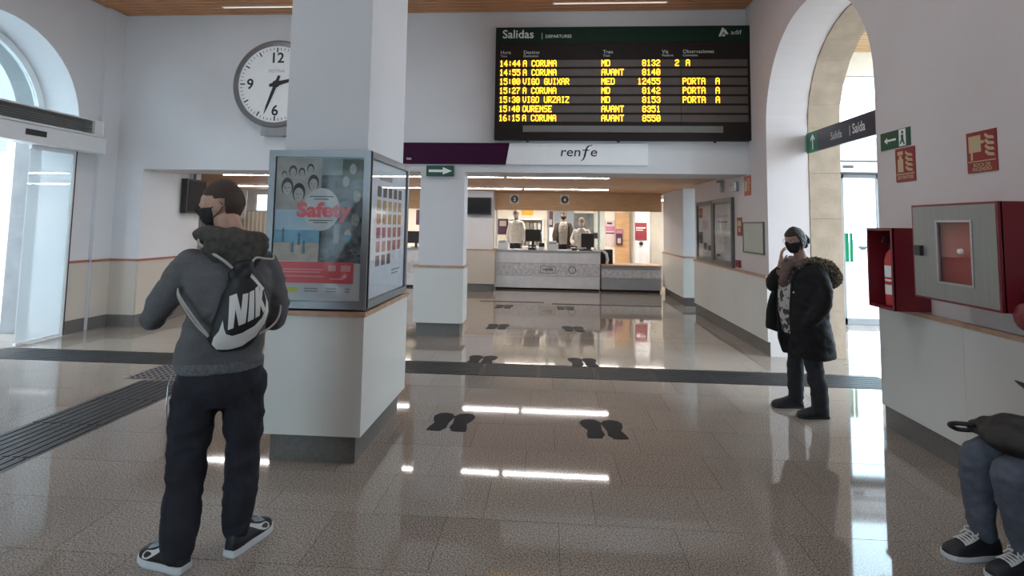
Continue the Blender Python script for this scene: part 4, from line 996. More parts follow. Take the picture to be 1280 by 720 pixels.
office_poster('pink and white poster beside the wooden door', YO, 1.64, 1.93, 0.95, 1.72, mat('poster_rosewhite', (0.56, 0.47, 0.47), 0.5), [(1.66, 1.92, 1.4, 1.55, M_PINK), (1.66, 1.92, 1.32, 1.36, M_PURP), (1.7, 1.85, 1.6, 1.66, M_PURP)])
office_poster('purple poster hung on the wooden office door', YO - 0.12, 1.95, 2.14, 1.0, 1.46, M_PURP, [(1.96, 2.13, 1.34, 1.44, M_PINK), (1.99, 2.09, 1.05, 1.2, M_SKINP)])
t = bpy.data.objects.new('door_3', None); COL.objects.link(t); t['kind'] = 'structure'
build('door_leaf', B(1.94, 2.36, YO - 0.06, YO + 0.02, 0.0, 1.95), M_WOOD2, t)
build('column', B(2.46, 2.90, 16.0, 16.4, 0, 2.3), M_WALL, t) if False else None
struct('trim_10', B(2.44, 2.84, 16.0, 16.4, 0, 2.3), M_WALL)
office_poster('red poster with white lines on the white office column', 15.98, 2.43, 2.76, 1.17, 1.66, M_REDP, [(2.46, 2.72, 1.5, 1.53, M_WHITE), (2.46, 2.65, 1.44, 1.46, M_WHITE)])
t = thing('wall_dial', 'small dark round fitting under the red poster', 'fitting', (2.6, 15.97, 1.05)); b = BM(); P_FRONT(15.99).disc(b, 2.6, 1.07, 0.055, -0.01, 0.02, 20); build('case', b, M_BLACK, t)
t = thing('office_shelf', 'light shelf unit with folders behind the left clerk', 'shelf', (-0.9, 16.4, 0))
for z in (0.9, 1.3, 1.7): build('board', B(-1.2, -0.2, 16.3, 16.58, z, z + 0.03), M_CW, t)
for x in (-1.2, -0.2): build('upright', B(x - 0.015, x + 0.015, 16.3, 16.58, 0, 1.75), M_CW, t)
fi = 0
for z in (0.93, 1.33):
    for k in range(8):
        x = -1.15 + k * 0.115
        c = random.choice([(0.3, 0.3, 0.28), (0.12, 0.14, 0.13), (0.45, 0.42, 0.38), (0.2, 0.16, 0.14)])
        o = build('folder', B(x, x + 0.085, 16.32, 16.56, z, z + 0.28), mat('folder_%d' % int(c[0] * 100), c, 0.6))
        tag(o, '%s folder from the left on the %s office shelf' % (('first', 'second', 'third', 'fourth', 'fifth', 'sixth', 'seventh', 'eighth')[k], 'lower' if z < 1 else 'upper'), 'folder', 'folders on the %s office shelf' % ('lower' if z < 1 else 'upper'))
# equipment on the counter
def printer(label, x0, x1, z1, y=13.72):
    t = thing('ticket_printer', label, 'printer', ((x0 + x1) / 2, y, 0.945)); zb = 0.945
    build('case', B(x0, x1, y, y + 0.3, zb, z1 - 0.05, bev=0.01), M_CW, t); build('lid', B(x0 + 0.02, x1 - 0.05, y + 0.01, y + 0.28, z1 - 0.05, z1, bev=0.008), M_CW, t)
    build('slot', B(x0 + 0.03, x1 - 0.05, y - 0.003, y + 0.02, z1 - 0.062, z1 - 0.05), M_BLACK, t)
printer('white ticket printer at the left end of the tall counter', -1.28, -1.03, 1.17)
printer('white ticket printer by the middle post of the screen', -0.06, 0.22, 1.16)
printer('small white ticket printer near the right end of the counter', 1.07, 1.18, 1.03)
def monitor(label, x0, x1, z0, z1, y):
    t = thing('computer_monitor', label, 'monitor', ((x0 + x1) / 2, y, 0.945)); xm = (x0 + x1) / 2
    build('case', B(x0, x1, y, y + 0.04, z0, z1, bev=0.006), M_BLACK, t); build('stand', B(xm - 0.03, xm + 0.03, y + 0.02, y + 0.06, 0.945, z0 + 0.1), M_BLACK, t); build('foot', B(xm - 0.11, xm + 0.11, y - 0.05, y + 0.12, 0.945, 0.96), M_BLACK, t)
monitor('black monitor back beside the left clerk', -0.60, -0.22, 1.14, 1.44, 13.75)
monitor('tall black monitor back in front of the seated clerk', 0.78, 1.10, 1.02, 1.36, 13.75)
def phone(label, x, y, m=M_BLACK):
    t = thing('desk_phone', label, 'telephone', (x, y, 0.945)); build('base', B(x - 0.09, x + 0.09, y, y + 0.17, 0.945, 1.0, bev=0.01), m, t)
    b = BM(); tube(b, [(x - 0.09, y + 0.05, 1.02), (x - 0.05, y + 0.05, 1.045), (x + 0.05, y + 0.05, 1.045), (x + 0.09, y + 0.05, 1.02)], [0.025, 0.018, 0.018, 0.025], 10); build('handset', b, m, t)
phone('black desk phone below the left monitor', -0.42, 13.5); phone('black desk phone left of the tall monitor', 0.58, 13.58)
t = thing('card_reader', 'dark card reader with a pale stand on the counter', 'card reader', (-0.22, 13.6, 0.945))
build('stand', B(-0.25, -0.13, 13.6, 13.7, 0.945, 1.02), M_CW, t); b = B(-0.26, -0.12, 13.58, 13.64, 1.02, 1.12, bev=0.008); build('terminal', b, M_BLACK, t)
t = thing('keyboard', 'dark keyboard in front of the tall monitor', 'keyboard', (0.9, 13.5, 0.945)); build('case', B(0.72, 1.04, 13.57, 13.70, 0.945, 0.965), M_BLACK, t)
b = BM(); [box(b, 0.735 + i * 0.024, 0.755 + i * 0.024, 13.58 + j * 0.028, 13.602 + j * 0.028, 0.965, 0.972) for i in range(12) for j in range(4)]; build('keys', b, mat('key_grey', (0.1, 0.1, 0.1), 0.5), t, kind='stuff')
t = thing('leaflet_stack', 'small pile of white leaflets beside the keyboard', 'leaflets', (0.52, 13.5, 0.945)); build('sheets', B(0.42, 0.54, 13.45, 13.53, 0.945, 0.985), M_WHITE, t)
t = thing('cable_loop', 'white curved cable hanging from the counter end', 'cable', (1.25, 13.6, 0.6)); b = BM()
tube(b, [(1.18, 13.62, 0.97), (1.28, 13.62, 0.96), (1.38, 13.62, 0.88), (1.41, 13.62, 0.74), (1.39, 13.62, 0.64)], 0.035, 10); build('cable', b, M_WHITE, t)
t = thing('desk_box', 'dark equipment box at the end of the low counter', 'box', (1.4, 13.8, 0.63)); build('case', B(1.26, 1.55, 13.75, 14.0, 0.63, 0.98, bev=0.01), M_BLACK, t)
t = thing('wall_heater', 'dark box fitting on the office wall beside the seated clerk', 'fitting', (1.2, 15, 1.3)); build('case', B(1.18, 1.36, 15.5, 15.6, 1.20, 1.36, bev=0.01), M_BLACK, t); build('bracket', B(1.24, 1.30, 15.55, 16.58, 1.25, 1.31), M_BLACK, t)
# half hidden counter on the left: monitor, poster
monitor('black monitor on the half hidden counter', -3.6, -3.1, 1.05, 1.35, 13.75)
office_poster('dark poster on the office wall over the half hidden counter', YO, -4.05, -3.82, 1.5, 1.95, M_PURP)

# ================================================================== PEOPLE
def V(*a): return Vector(a)
def spline(pts, n=4):
    """Catmull-Rom through rows of numbers"""
    out = []
    P = [list(p) for p in pts]
    for i in range(len(P) - 1):
        p0 = P[max(0, i - 1)]; p1 = P[i]; p2 = P[i + 1]; p3 = P[min(len(P) - 1, i + 2)]
        for k in range(n):
            t = k / n
            out.append([0.5 * ((2 * b) + (-a + c) * t + (2 * a - 5 * b + 4 * c - d) * t * t + (-a + 3 * b - 3 * c + d) * t ** 3) for a, b, c, d in zip(p0, p1, p2, p3)])
    out.append(P[-1]); return out
def limb(bm, rows, n=4, seg=16):
    """rows: (x,y,z,r) chain of round sections with closed rounded ends"""
    rs = spline(rows, n)
    pts = [V(*r[:3]) for r in rs]; rad = [max(0.002, r[3]) for r in rs]
    t0 = (pts[0] - pts[1]).normalized(); t1 = (pts[-1] - pts[-2]).normalized()
    pts = [pts[0] + t0 * rad[0] * .8, pts[0] + t0 * rad[0] * .5] + pts + [pts[-1] + t1 * rad[-1] * .5, pts[-1] + t1 * rad[-1] * .8]
    rad = [rad[0] * .5, rad[0] * .85] + rad + [rad[-1] * .85, rad[-1] * .5]
    tube(bm, pts, rad, seg)
def torso(bm, rows, n=4, seg=28, sq=2.4):
    """rows: (x,y,z,rx,ry) horizontal superellipse sections from low to high"""
    rings = []
    for x, y, z, rx, ry in spline(rows, n):
        rg = []
        for k in range(seg):
            a = 2 * math.pi * k / seg; c, s = math.cos(a), math.sin(a)
            rg.append(bm.verts.new((x + rx * math.copysign(abs(c) ** (2 / sq), c), y + ry * math.copysign(abs(s) ** (2 / sq), s), z)))
        rings.append(rg)
    for i in range(len(rings) - 1):
        for k in range(seg): bm.faces.new([rings[i][k], rings[i][(k + 1) % seg], rings[i + 1][(k + 1) % seg], rings[i + 1][k]])
    bm.faces.new(list(reversed(rings[0]))); bm.faces.new(rings[-1])
def blob(bm, c, r, rot=None, seg=20):
    q = bmesh.ops.create_uvsphere(bm, u_segments=seg, v_segments=seg // 2 + 2, radius=1)
    m = Matrix.Translation(c) @ (rot.to_4x4() if rot else Matrix.Identity(4)) @ Matrix.Diagonal((*r, 1))
    bmesh.ops.transform(bm, matrix=m, verts=q['verts'])
def skin(name, bm, m, parent, voxel=0.012, smooth=4, fold=0.0, fs=(9, 9, 4), kind=None, label=None, post=None, fur=0.0):
    """merge overlapping pieces into one continuous surface; bm in the figure's own frame"""
    bmesh.ops.recalc_face_normals(bm, faces=bm.faces)
    me = bpy.data.meshes.new('tmp'); bm.to_mesh(me); bm.free()
    o = bpy.data.objects.new('tmp', me); COL.objects.link(o)
    md = o.modifiers.new('r', 'REMESH'); md.mode = 'VOXEL'; md.voxel_size = voxel
    if smooth:
        ms = o.modifiers.new('s', 'SMOOTH'); ms.factor = 0.5; ms.iterations = smooth
    dg = bpy.context.evaluated_depsgraph_get()
    m2 = bpy.data.meshes.new_from_object(o.evaluated_get(dg))
    bpy.data.objects.remove(o); bpy.data.meshes.remove(me)
    if fold or fur:
        nr = [v.normal.copy() for v in m2.vertices]
        for v, q in zip(m2.vertices, nr):
            c = v.co
            if fold:
                a = noise.noise(V(c.x * fs[0], c.y * fs[1], c.z * fs[2])); b_ = noise.noise(V(c.x * 22 + c.z * 14, c.y * 22 - c.z * 9, c.z * 17 + 5))
                rid = 1 - abs(noise.noise(V(c.x * 7 + c.z * 6, c.y * 7 + 3, c.z * 11 - c.x * 5))) * 2
                v.co = c + q * fold * (0.8 * a + 0.35 * b_ + 0.7 * rid - 0.35)
            if fur:
                v.co = v.co + q * fur * noise.noise(c * 60) + q * fur * 0.8 * noise.noise(c * 130)
    if post:
        for v in m2.vertices: post(v)
    m2.name = name; m2.materials.clear()
    m2.materials.append(m)
    for p in m2.polygons: p.use_smooth = True
    ob = link(name, m2, parent)
    if label: ob['label'] = label
    return ob
def g(x, s): return math.exp(-(x / s) ** 2)
def head_point(d, k=1.0):
    """unit direction -> head surface (face to +y)"""
    x, y, z = d.x * 0.077, d.y * 0.096, d.z * 0.120
    if z < 0:
        f = min(1, -z / 0.12); x *= 1 - 0.30 * f ** 1.5
        if y < 0: y *= 1 - 0.42 * f
        else: y *= 1 - 0.06 * f
    if z > 0.05 and y > 0: y *= 1 - 0.10 * (z - 0.05) / 0.07
    if y > 0.02:
        fr = min(1, (y - 0.02) / 0.05)
        y += fr * (0.023 * g(x, 0.012) * g(z + 0.018, 0.020) + 0.010 * g(x, 0.011) * g(z - 0.008, 0.024)
                   - 0.010 * g(abs(x) - 0.032, 0.016) * g(z - 0.010, 0.014) + 0.005 * g(abs(x) - 0.03, 0.028) * g(z - 0.034, 0.012)
                   + 0.006 * g(x, 0.022) * g(z + 0.056, 0.007) + 0.005 * g(x, 0.02) * g(z + 0.068, 0.006) - 0.004 * g(x, 0.03) * g(z + 0.0615, 0.003)
                   + 0.008 * g(x, 0.025) * g(z + 0.100, 0.016))
    return V(x * k, y * k, z * k)
def head_sphere(fn, seg=56, rings=40):
    bm = BM(); q = bmesh.ops.create_uvsphere(bm, u_segments=seg, v_segments=rings, radius=1)
    for v in q['verts']: v.co = fn(v.co.normalized())
    return bm
def add_head(bm, mx):
    h = head_sphere(lambda d: head_point(d))
    for s in (-1, 1):
        blob(h, V(0.076 * s, -0.008, -0.006), (0.012, 0.024, 0.033), Matrix.Rotation(R(18) * -s, 3, 'Z'), 14)
        blob(h, V(0.072 * s, -0.004, -0.03), (0.009, 0.012, 0.014), None, 10)
    h.transform(mx)
    me = bpy.data.meshes.new('t'); h.to_mesh(me); h.free(); bm.from_mesh(me); bpy.data.meshes.remove(me)
def head_shell(name, m, parent, mx, keep, k=1.0, add=0.0, nz=0.0, nf=40, thick=0.006):
    """cap, mask or hair that follows the head: keep(point)->bool"""
    def fn(d):
        p = head_point(d); n = d.normalized()
        a = add(p) if callable(add) else add
        return p * k + n * (a + (nz * noise.noise(p * nf) if nz else 0))
    bm = head_sphere(fn, 128, 92)
    dead = [f for f in bm.faces if not keep(sum((v.co for v in f.verts), V(0, 0, 0)) / len(f.verts))]
    bmesh.ops.delete(bm, geom=dead, context='FACES')
    bm.normal_update()
    ret = bmesh.ops.solidify(bm, geom=bm.faces[:], thickness=thick)
    bm.transform(mx)
    return build(name, bm, m, parent, local=True, smooth=True)
def eyes(parent, mx):
    for s in (-1, 1):
        b = BM(); blob(b, V(0.031 * s, 0.0705, 0.010), (0.0115, 0.0115, 0.0115), None, 14); b.transform(mx); e = build('eye', b, mat('eye_white', (0.6, 0.58, 0.56), 0.3), parent, local=True, smooth=True)
        b = BM(); blob(b, V(0.031 * s, 0.0805, 0.010), (0.0055, 0.0030, 0.0055), None, 10); b.transform(mx); build('iris', b, mat('iris', (0.05, 0.03, 0.02), 0.2), e, local=True, smooth=True)
def hand(bm, wrist, fwd, palm, side, curl=0.35, r=0.0085, thumb=0.6):
    """wrist point, finger direction, palm normal, side=+1 thumb to fwd x palm"""
    f = fwd.normalized(); n = (palm - f * palm.dot(f)).normalized(); s = f.cross(n).normalized() * side
    rot = Matrix((s, f, n)).transposed()
    blob(bm, wrist + f * 0.048, (0.040, 0.052, 0.016), rot, 16)
    limb(bm, [(*(wrist - f * 0.03), 0.027), (*(wrist + f * 0.02), 0.026)], 2, 12)
    for k, L in enumerate((0.070, 0.078, 0.072, 0.056)):
        b = wrist + f * (0.088 - 0.004 * abs(k - 1)) + s * (0.031 - 0.021 * k)
        p = [b - f * 0.03]; a = 0.0; q = b; p.append(q)
        for j, fr in enumerate((0.45, 0.32, 0.23)):
            a += curl * (0.6, 1.1, 0.8)[j]
            q = q + (f * math.cos(a) + n * math.sin(a)) * L * fr; p.append(q)
        limb(bm, [(*pp, r * (1.05 - 0.07 * i)) for i, pp in enumerate(p)], 2, 10)
    t = wrist + f * 0.022 + s * 0.024
    d1 = (f * 0.6 + s * thumb + n * 0.3).normalized(); d2 = (f * 0.85 + s * 0.25 * thumb + n * (0.3 + curl * .4)).normalized()
    limb(bm, [(*t, 0.014), (*(t + d1 * 0.032), 0.011), (*(t + d1 * 0.04 + d2 * 0.03), 0.0095), (*(t + d1 * 0.04 + d2 * 0.052), 0.008)], 2, 10)
def shoe(parent, heel, yaw, m_up, m_sole, L=0.285, chunky=0.03, stripe=None, laces=None, hgt=1.0, label=None):
    """heel point on the ground, toe direction yaw (0=+y), in the figure's frame"""
    mx = Matrix.Translation(heel) @ Matrix.Rotation(yaw, 4, 'Z')
    st = [(0.0, .022, .050), (0.04, .031, .078), (0.15, .037, .098), (0.30, .038, .104), (0.42, .040, .094), (0.55, .045, .074), (0.70, .049, .058), (0.84, .046, .046), (0.93, .037, .036), (0.985, .022, .024), (1.0, .010, .014)]
    st = spline(st, 3); ns = 14
    def S(t, phi, off=0.0):
        i = min(len(st) - 2, max(0, int(t * (len(st) - 1)))); 
        for q in range(len(st) - 1):
            if st[q][0] <= t <= st[q + 1][0]: i = q; break
        u = (t - st[i][0]) / max(1e-6, st[i + 1][0] - st[i][0]); w_ = st[i][1] * (1 - u) + st[i + 1][1] * u + off; h = (st[i][2] * (1 - u) + st[i + 1][2] * u) * hgt + off
        c, s = math.cos(phi), math.sin(phi)
        cx = 0.012 * math.sin(t * 3.0) * 0
        return V(cx + w_ * math.copysign(abs(c) ** 0.7, c), t * L, chunky * 0.8 + h * abs(s) ** 0.75)
    b = BM(); rings = []
    for q in st:
        rings.append([b.verts.new(S(q[0], math.pi * k / ns)) for k in range(ns + 1)])
    for i in range(len(rings) - 1):
        for k in range(ns): b.faces.new([rings[i][k], rings[i][k + 1], rings[i + 1][k + 1], rings[i + 1][k]])
        b.faces.new([rings[i][0], rings[i + 1][0], rings[i + 1][ns], rings[i][ns]])
    b.faces.new(rings[0]); b.faces.new(rings[-1]); b.transform(mx)
    up = build('shoe', b, m_up, parent, local=True, smooth=True)
    b = BM(); lo, mid, hi = [], [], []
    out = [(q[1] + 0.005, q[0] * L) for q in st]
    contour = [(w_, y) for w_, y in out] + [(-w_, y) for w_, y in reversed(out)]
    for z, sc in ((0.0, 0.93), (chunky * 0.3, 1.0), (chunky, 0.98)):
        lo.append([b.verts.new((x * sc, (y - L / 2) * (1 - (1 - sc) * .5) + L / 2 + (0.004 if y > L * .9 else (-0.004 if y < .02 else 0)), z)) for x, y in contour])
    n = len(contour)
    for i in range(2):
        for k in range(n): b.faces.new([lo[i][k], lo[i][(k + 1) % n], lo[i + 1][(k + 1) % n], lo[i + 1][k]])
    b.faces.new(lo[0]); b.faces.new(lo[2]); b.transform(mx); build('sole', b, m_sole, up, local=True)
    if stripe:
        for sgn in (0, 1):
            b = BM(); top, bot = [], []
            pts = [(0.80, .10, .30), (0.74, .08, .52), (0.66, .10, .50), (0.56, .20, .48), (0.44, .32, .52), (0.32, .44, .58), (0.2, .56, .64), (0.1, .64, .68)]
            for t, a0, a1 in spline(pts, 3):
                f = (lambda a: a * math.pi / 2) if sgn == 0 else (lambda a: math.pi - a * math.pi / 2)
                bot.append(b.verts.new(S(t, f(a0), 0.0015))); top.append(b.verts.new(S(t, f(a1), 0.0015)))
            for i in range(len(top) - 1): b.faces.new([bot[i], bot[i + 1], top[i + 1], top[i]])
            b.transform(mx); build('stripe', b, stripe, up, local=True)
    if laces:
        b = BM()
        for k in range(5):
            t = 0.46 + 0.055 * k
            for s0, s1 in ((0.62, 0.40), (0.40, 0.62)):
                pts = [S(t + (0.03 if s0 > s1 else 0) * (1 - u) + (0.03 if s0 < s1 else 0) * u, math.pi * (0.30 + 0.40 * u), 0.004) for u in (0, .25, .5, .75, 1)]
                tube(b, pts, 0.0035, 6)
        for s in (-1, 1):
            c = S(0.46, math.pi / 2, 0.006)
            tube(b, [c, c + V(0.02 * s, -0.005, 0.016), c + V(0.038 * s, 0.008, 0.008), c + V(0.03 * s, 0.02, -0.004), c + V(0.01 * s, 0.008, 0.0)], 0.003, 6)
            tube(b, [c, c + V(0.02 * s, 0.02, 0.004), c + V(0.036 * s, 0.035, -0.018)], 0.003, 6)
        b.transform(mx); build('laces', b, laces, up, local=True)
    b = BM(); lathe(b, (0, 0.30 * L, chunky + 0.085 * hgt), [(0.034, 0.0), (0.040, 0.014), (0.040, 0.024), (0.034, 0.028)], 18); b.transform(mx); build('collar', b, m_up, up, local=True, smooth=True)
    return up
def headmx(c, yaw, pitch=0.0, roll=0.0, k=1.0):
    return Matrix.Translation(c) @ Matrix.Rotation(yaw, 4, 'Z') @ Matrix.Rotation(pitch, 4, 'X') @ Matrix.Rotation(roll, 4, 'Y') @ Matrix.Diagonal((k, k, k, 1))
M_SKIN = mat('skin', (0.46, 0.27, 0.20), 0.55, var=0.08, scale=20)
M_SKIN2 = mat('skin_pale', (0.38, 0.22, 0.17), 0.55, var=0.08, scale=20)
M_HOOD = mat('hoodie_grey', (0.125, 0.125, 0.132), 0.95, var=0.15, scale=160, bump=0.3, bscale=300, spec=0.2)
M_HOODD = mat('hood_lining', (0.072, 0.068, 0.062), 0.95, var=0.3, scale=40, bump=0.3, bscale=300, spec=0.2)
M_TROU = mat('trousers_black', (0.021, 0.022, 0.030), 0.8, var=0.2, scale=12, bump=0.2, bscale=200, spec=0.25)
M_BAG = mat('bag_black', (0.009, 0.009, 0.010), 0.55, var=0.2, scale=30, bump=0.3, bscale=40)
M_CORD = mat('cord_white', (0.42, 0.40, 0.38), 0.8)
M_LOGO = mat('logo_white', (0.62, 0.61, 0.59), 0.7)
M_HAIR = mat('hair_dark', (0.022, 0.013, 0.009), 0.6, var=0.4, scale=120, bump=0.4, bscale=250)
M_MASK = mat('mask_black', (0.012, 0.012, 0.014), 0.75)
M_SHOEB = mat('shoe_black', (0.012, 0.013, 0.018), 0.55, var=0.2, scale=40)
M_SOLEW = mat('sole_white', (0.60, 0.63, 0.66), 0.5)

# ---------------- man with the drawstring bag (frame: faces +y, x to his right)
man = thing('person', 'man in grey hoodie and black trousers standing with his back turned beside the pillar', 'person', (-1.53, 2.6, 0), R(35))
HM = headmx(V(-0.055, 0.02, 1.632), R(68), R(-4), 0, 1.0)
b = BM(); add_head(b, HM)
limb(b, [(0.0, -0.035, 1.40, 0.07), (-0.015, -0.02, 1.48, 0.062), (-0.04, 0.0, 1.57, 0.060)], 3)
torso(b, [(-0.03, 0.0, 0.86, 0.11, 0.08), (-0.02, 0.0, 1.05, 0.11, 0.075), (0.0, -0.01, 1.25, 0.13, 0.085), (0.0, -0.01, 1.38, 0.13, 0.07), (0.0, -0.02, 1.45, 0.06, 0.05)])
for side, sh, el, wr in ((-1, (-0.18, -0.01, 1.35), (-0.312, 0.10, 1.10), (-0.25, 0.345, 1.128)), (1, (0.13, -0.01, 1.34), (0.203, 0.03, 1.095), (0.07, 0.28, 1.08))):
    limb(b, [(*sh, 0.045), (*el, 0.036), (*wr, 0.027)], 4)
    hand(b, V(*wr), V(-side * 0.75, 0.5, 0.1), V(0, -0.3, 1), -side, 0.5)
for hx, kx, ax, ay in ((-0.11, -0.138, -0.157, -0.024), (0.05, 0.088, 0.081, 0.004)):
    limb(b, [(hx, 0, 0.84, 0.065), (kx, 0.03, 0.46, 0.05), (ax, ay + 0.01, 0.09, 0.034)], 4)
skin('body', b, M_SKIN, man, 0.0065, 2)
# short hair
def keep_m(p):
    zl = 0.045 if p.y > 0.02 else (-0.058 - 0.5 * min(0.05, -0.03 - p.y) if p.y < -0.03 else 0.045 - (0.02 - p.y) * 2.06)
    if p.y > 0.045: zl = 0.062 - max(0, (abs(p.x) - .03)) * .4
    if abs(p.x) > 0.055 and -0.035 < p.y < 0.02: zl = max(zl, 0.03)
    return p.z > zl
head_shell('hair', mat('hair_brown', (0.045, 0.024, 0.016), 0.65, var=0.35, scale=150, bump=0.4, bscale=300), man, HM, keep_m, 1.0, 0.006, 0.002, 120, 0.008)
head_shell('face_mask', M_MASK, man, HM, lambda p: p.y > 0.028 and -0.108 < p.z < (-0.012 + 0.02 * max(0, 1 - abs(p.x) / 0.03)), 1.0, lambda p: 0.005 + 0.012 * g(p.x, 0.03) * g(p.z + 0.06, 0.05), 0.001, 60, 0.004)
b = BM()
for s in (-1, 1):
    tube(b, [HM @ V(0.060 * s, 0.045, -0.022), HM @ V(0.075 * s, 0.02, -0.012), HM @ V(0.083 * s, -0.012, 0.012), HM @ V(0.086 * s, -0.028, -0.002)], 0.0022, 6)
    tube(b, [HM @ V(0.050 * s, 0.050, -0.085), HM @ V(0.070 * s, 0.02, -0.06), HM @ V(0.080 * s, -0.012, -0.035), HM @ V(0.086 * s, -0.028, -0.01)], 0.0022, 6)
build('mask_strap', b, M_MASK, man, local=True, smooth=True)
eyes(man, HM)
# hoodie
b = BM()
torso(b, [(-0.035, -0.005, 0.872, 0.180, 0.122), (-0.037, -0.005, 0.90, 0.190, 0.130), (-0.030, -0.01, 1.0, 0.183, 0.132), (-0.015, -0.02, 1.12, 0.172, 0.135), (-0.015, -0.025, 1.25, 0.192, 0.138), (-0.02, -0.022, 1.33, 0.190, 0.122), (-0.02, -0.02, 1.39, 0.150, 0.105), (-0.015, -0.018, 1.44, 0.105, 0.09), (-0.02, -0.015, 1.475, 0.075, 0.08)])
limb(b, [(-0.165, -0.01, 1.355, 0.076), (-0.225, 0.01, 1.27, 0.070), (-0.275, 0.045, 1.18, 0.060), (-0.312, 0.085, 1.105, 0.053), (-0.312, 0.14, 1.09, 0.050), (-0.285, 0.24, 1.105, 0.046), (-0.255, 0.33, 1.125, 0.040)], 4)
limb(b, [(0.125, -0.015, 1.345, 0.076), (0.175, -0.005, 1.25, 0.070), (0.205, 0.01, 1.13, 0.062), (0.205, 0.05, 1.065, 0.057), (0.15, 0.17, 1.07, 0.050), (0.08, 0.27, 1.08, 0.042)], 4)
skin('hoodie', b, M_HOOD, man, 0.010, 3, 0.013, (8, 8, 5))
b = BM()   # ribbed hem
torso(b, [(-0.03, -0.005, 0.855, 0.180, 0.122), (-0.03, -0.005, 0.87, 0.186, 0.127), (-0.03, -0.005, 0.905, 0.192, 0.131), (-0.03, -0.005, 0.912, 0.18, 0.12)], 2); skin('hem_band', b, mat('hoodie_rib', (0.125, 0.13, 0.14), 0.95, var=0.3, scale=80), man, 0.01, 2, 0.003)
b = BM()   # hood lying on the back
limb(b, [(-0.12, 0.05, 1.485, 0.036), (-0.13, -0.02, 1.485, 0.045), (-0.085, -0.085, 1.475, 0.054), (0.0, -0.115, 1.455, 0.062), (0.085, -0.085, 1.455, 0.054), (0.105, -0.01, 1.46, 0.045), (0.09, 0.055, 1.465, 0.036)], 4)
blob(b, V(0.005, -0.125, 1.415), (0.125, 0.045, 0.068)); blob(b, V(0.02, -0.135, 1.375), (0.085, 0.038, 0.055)); blob(b, V(-0.05, -0.12, 1.43), (0.09, 0.045, 0.055)); blob(b, V(0.07, -0.115, 1.425), (0.085, 0.045, 0.05))
skin('hood', b, M_HOODD, man, 0.010, 4, 0.013, (14, 14, 14))
# trousers
b = BM()
torso(b, [(-0.03, 0.0, 0.70, 0.165, 0.105), (-0.032, -0.005, 0.78, 0.190, 0.130), (-0.03, -0.005, 0.87, 0.180, 0.120), (-0.03, -0.005, 0.92, 0.165, 0.105)])
limb(b, [(-0.120, -0.005, 0.80, 0.105), (-0.132, 0.0, 0.66, 0.100), (-0.140, 0.02, 0.48, 0.083), (-0.150, 0.01, 0.32, 0.080), (-0.158, -0.012, 0.16, 0.076), (-0.160, -0.02, 0.085, 0.066)], 4)
limb(b, [(0.065, -0.005, 0.80, 0.105), (0.082, 0.0, 0.66, 0.096), (0.090, 0.02, 0.48, 0.080), (0.086, 0.02, 0.32, 0.076), (0.082, 0.008, 0.17, 0.070), (0.080, 0.004, 0.095, 0.060)], 4)
skin('trousers', b, M_TROU, man, 0.010, 2, 0.013, (8, 8, 5))
b = BM(); tube(b, [(-0.224, 0.01, 0.85), (-0.236, -0.005, 0.80), (-0.238, -0.012, 0.72), (-0.232, -0.005, 0.64), (-0.222, 0.0, 0.6)], 0.0035, 6); build('pocket_piping', b, M_ALU, man, local=True)
shoe(man, V(-0.125, -0.068, 0), R(38), M_SHOEB, M_SOLEW, 0.27, 0.034, M_LOGO, mat('lace_grey', (0.35, 0.42, 0.48), 0.7))
shoe(man, V(0.045, -0.045, 0), R(-46), M_SHOEB, M_SOLEW, 0.27, 0.034, M_LOGO, mat('lace_grey', (0.35, 0.42, 0.48), 0.7))
# ---------------- drawstring bag on his back
bag = thing('drawstring_bag', 'black drawstring bag with white lettering and tick on the back of the man in grey', 'bag', (-1.53, 2.6, 0), R(35))
b = BM()
torso(b, [(0.000, -0.165, 0.968, 0.05, 0.022), (0.0, -0.172, 0.99, 0.080, 0.038), (0.005, -0.178, 1.03, 0.102, 0.052), (0.028, -0.182, 1.09, 0.114, 0.062), (0.042, -0.184, 1.15, 0.112, 0.064), (0.046, -0.182, 1.21, 0.100, 0.056), (0.042, -0.178, 1.265, 0.075, 0.044), (0.030, -0.178, 1.305, 0.050, 0.034), (0.026, -0.180, 1.33, 0.036, 0.026), (0.028, -0.183, 1.352, 0.044, 0.028), (0.032, -0.186, 1.372, 0.040, 0.022)], 4, 28, 2.0)
blob(b, V(0.055, -0.19, 1.318), (0.030, 0.028, 0.03)); blob(b, V(-0.005, -0.185, 1.315), (0.028, 0.026, 0.03)); blob(b, V(-0.075, -0.172, 1.035), (0.03, 0.028, 0.03))
bo = skin('pouch', b, M_BAG, bag, 0.008, 3, 0.006, (16, 16, 9))
bvh = BVHTree.FromPolygons([v.co for v in bo.data.vertices], [p.vertices for p in bo.data.polygons])
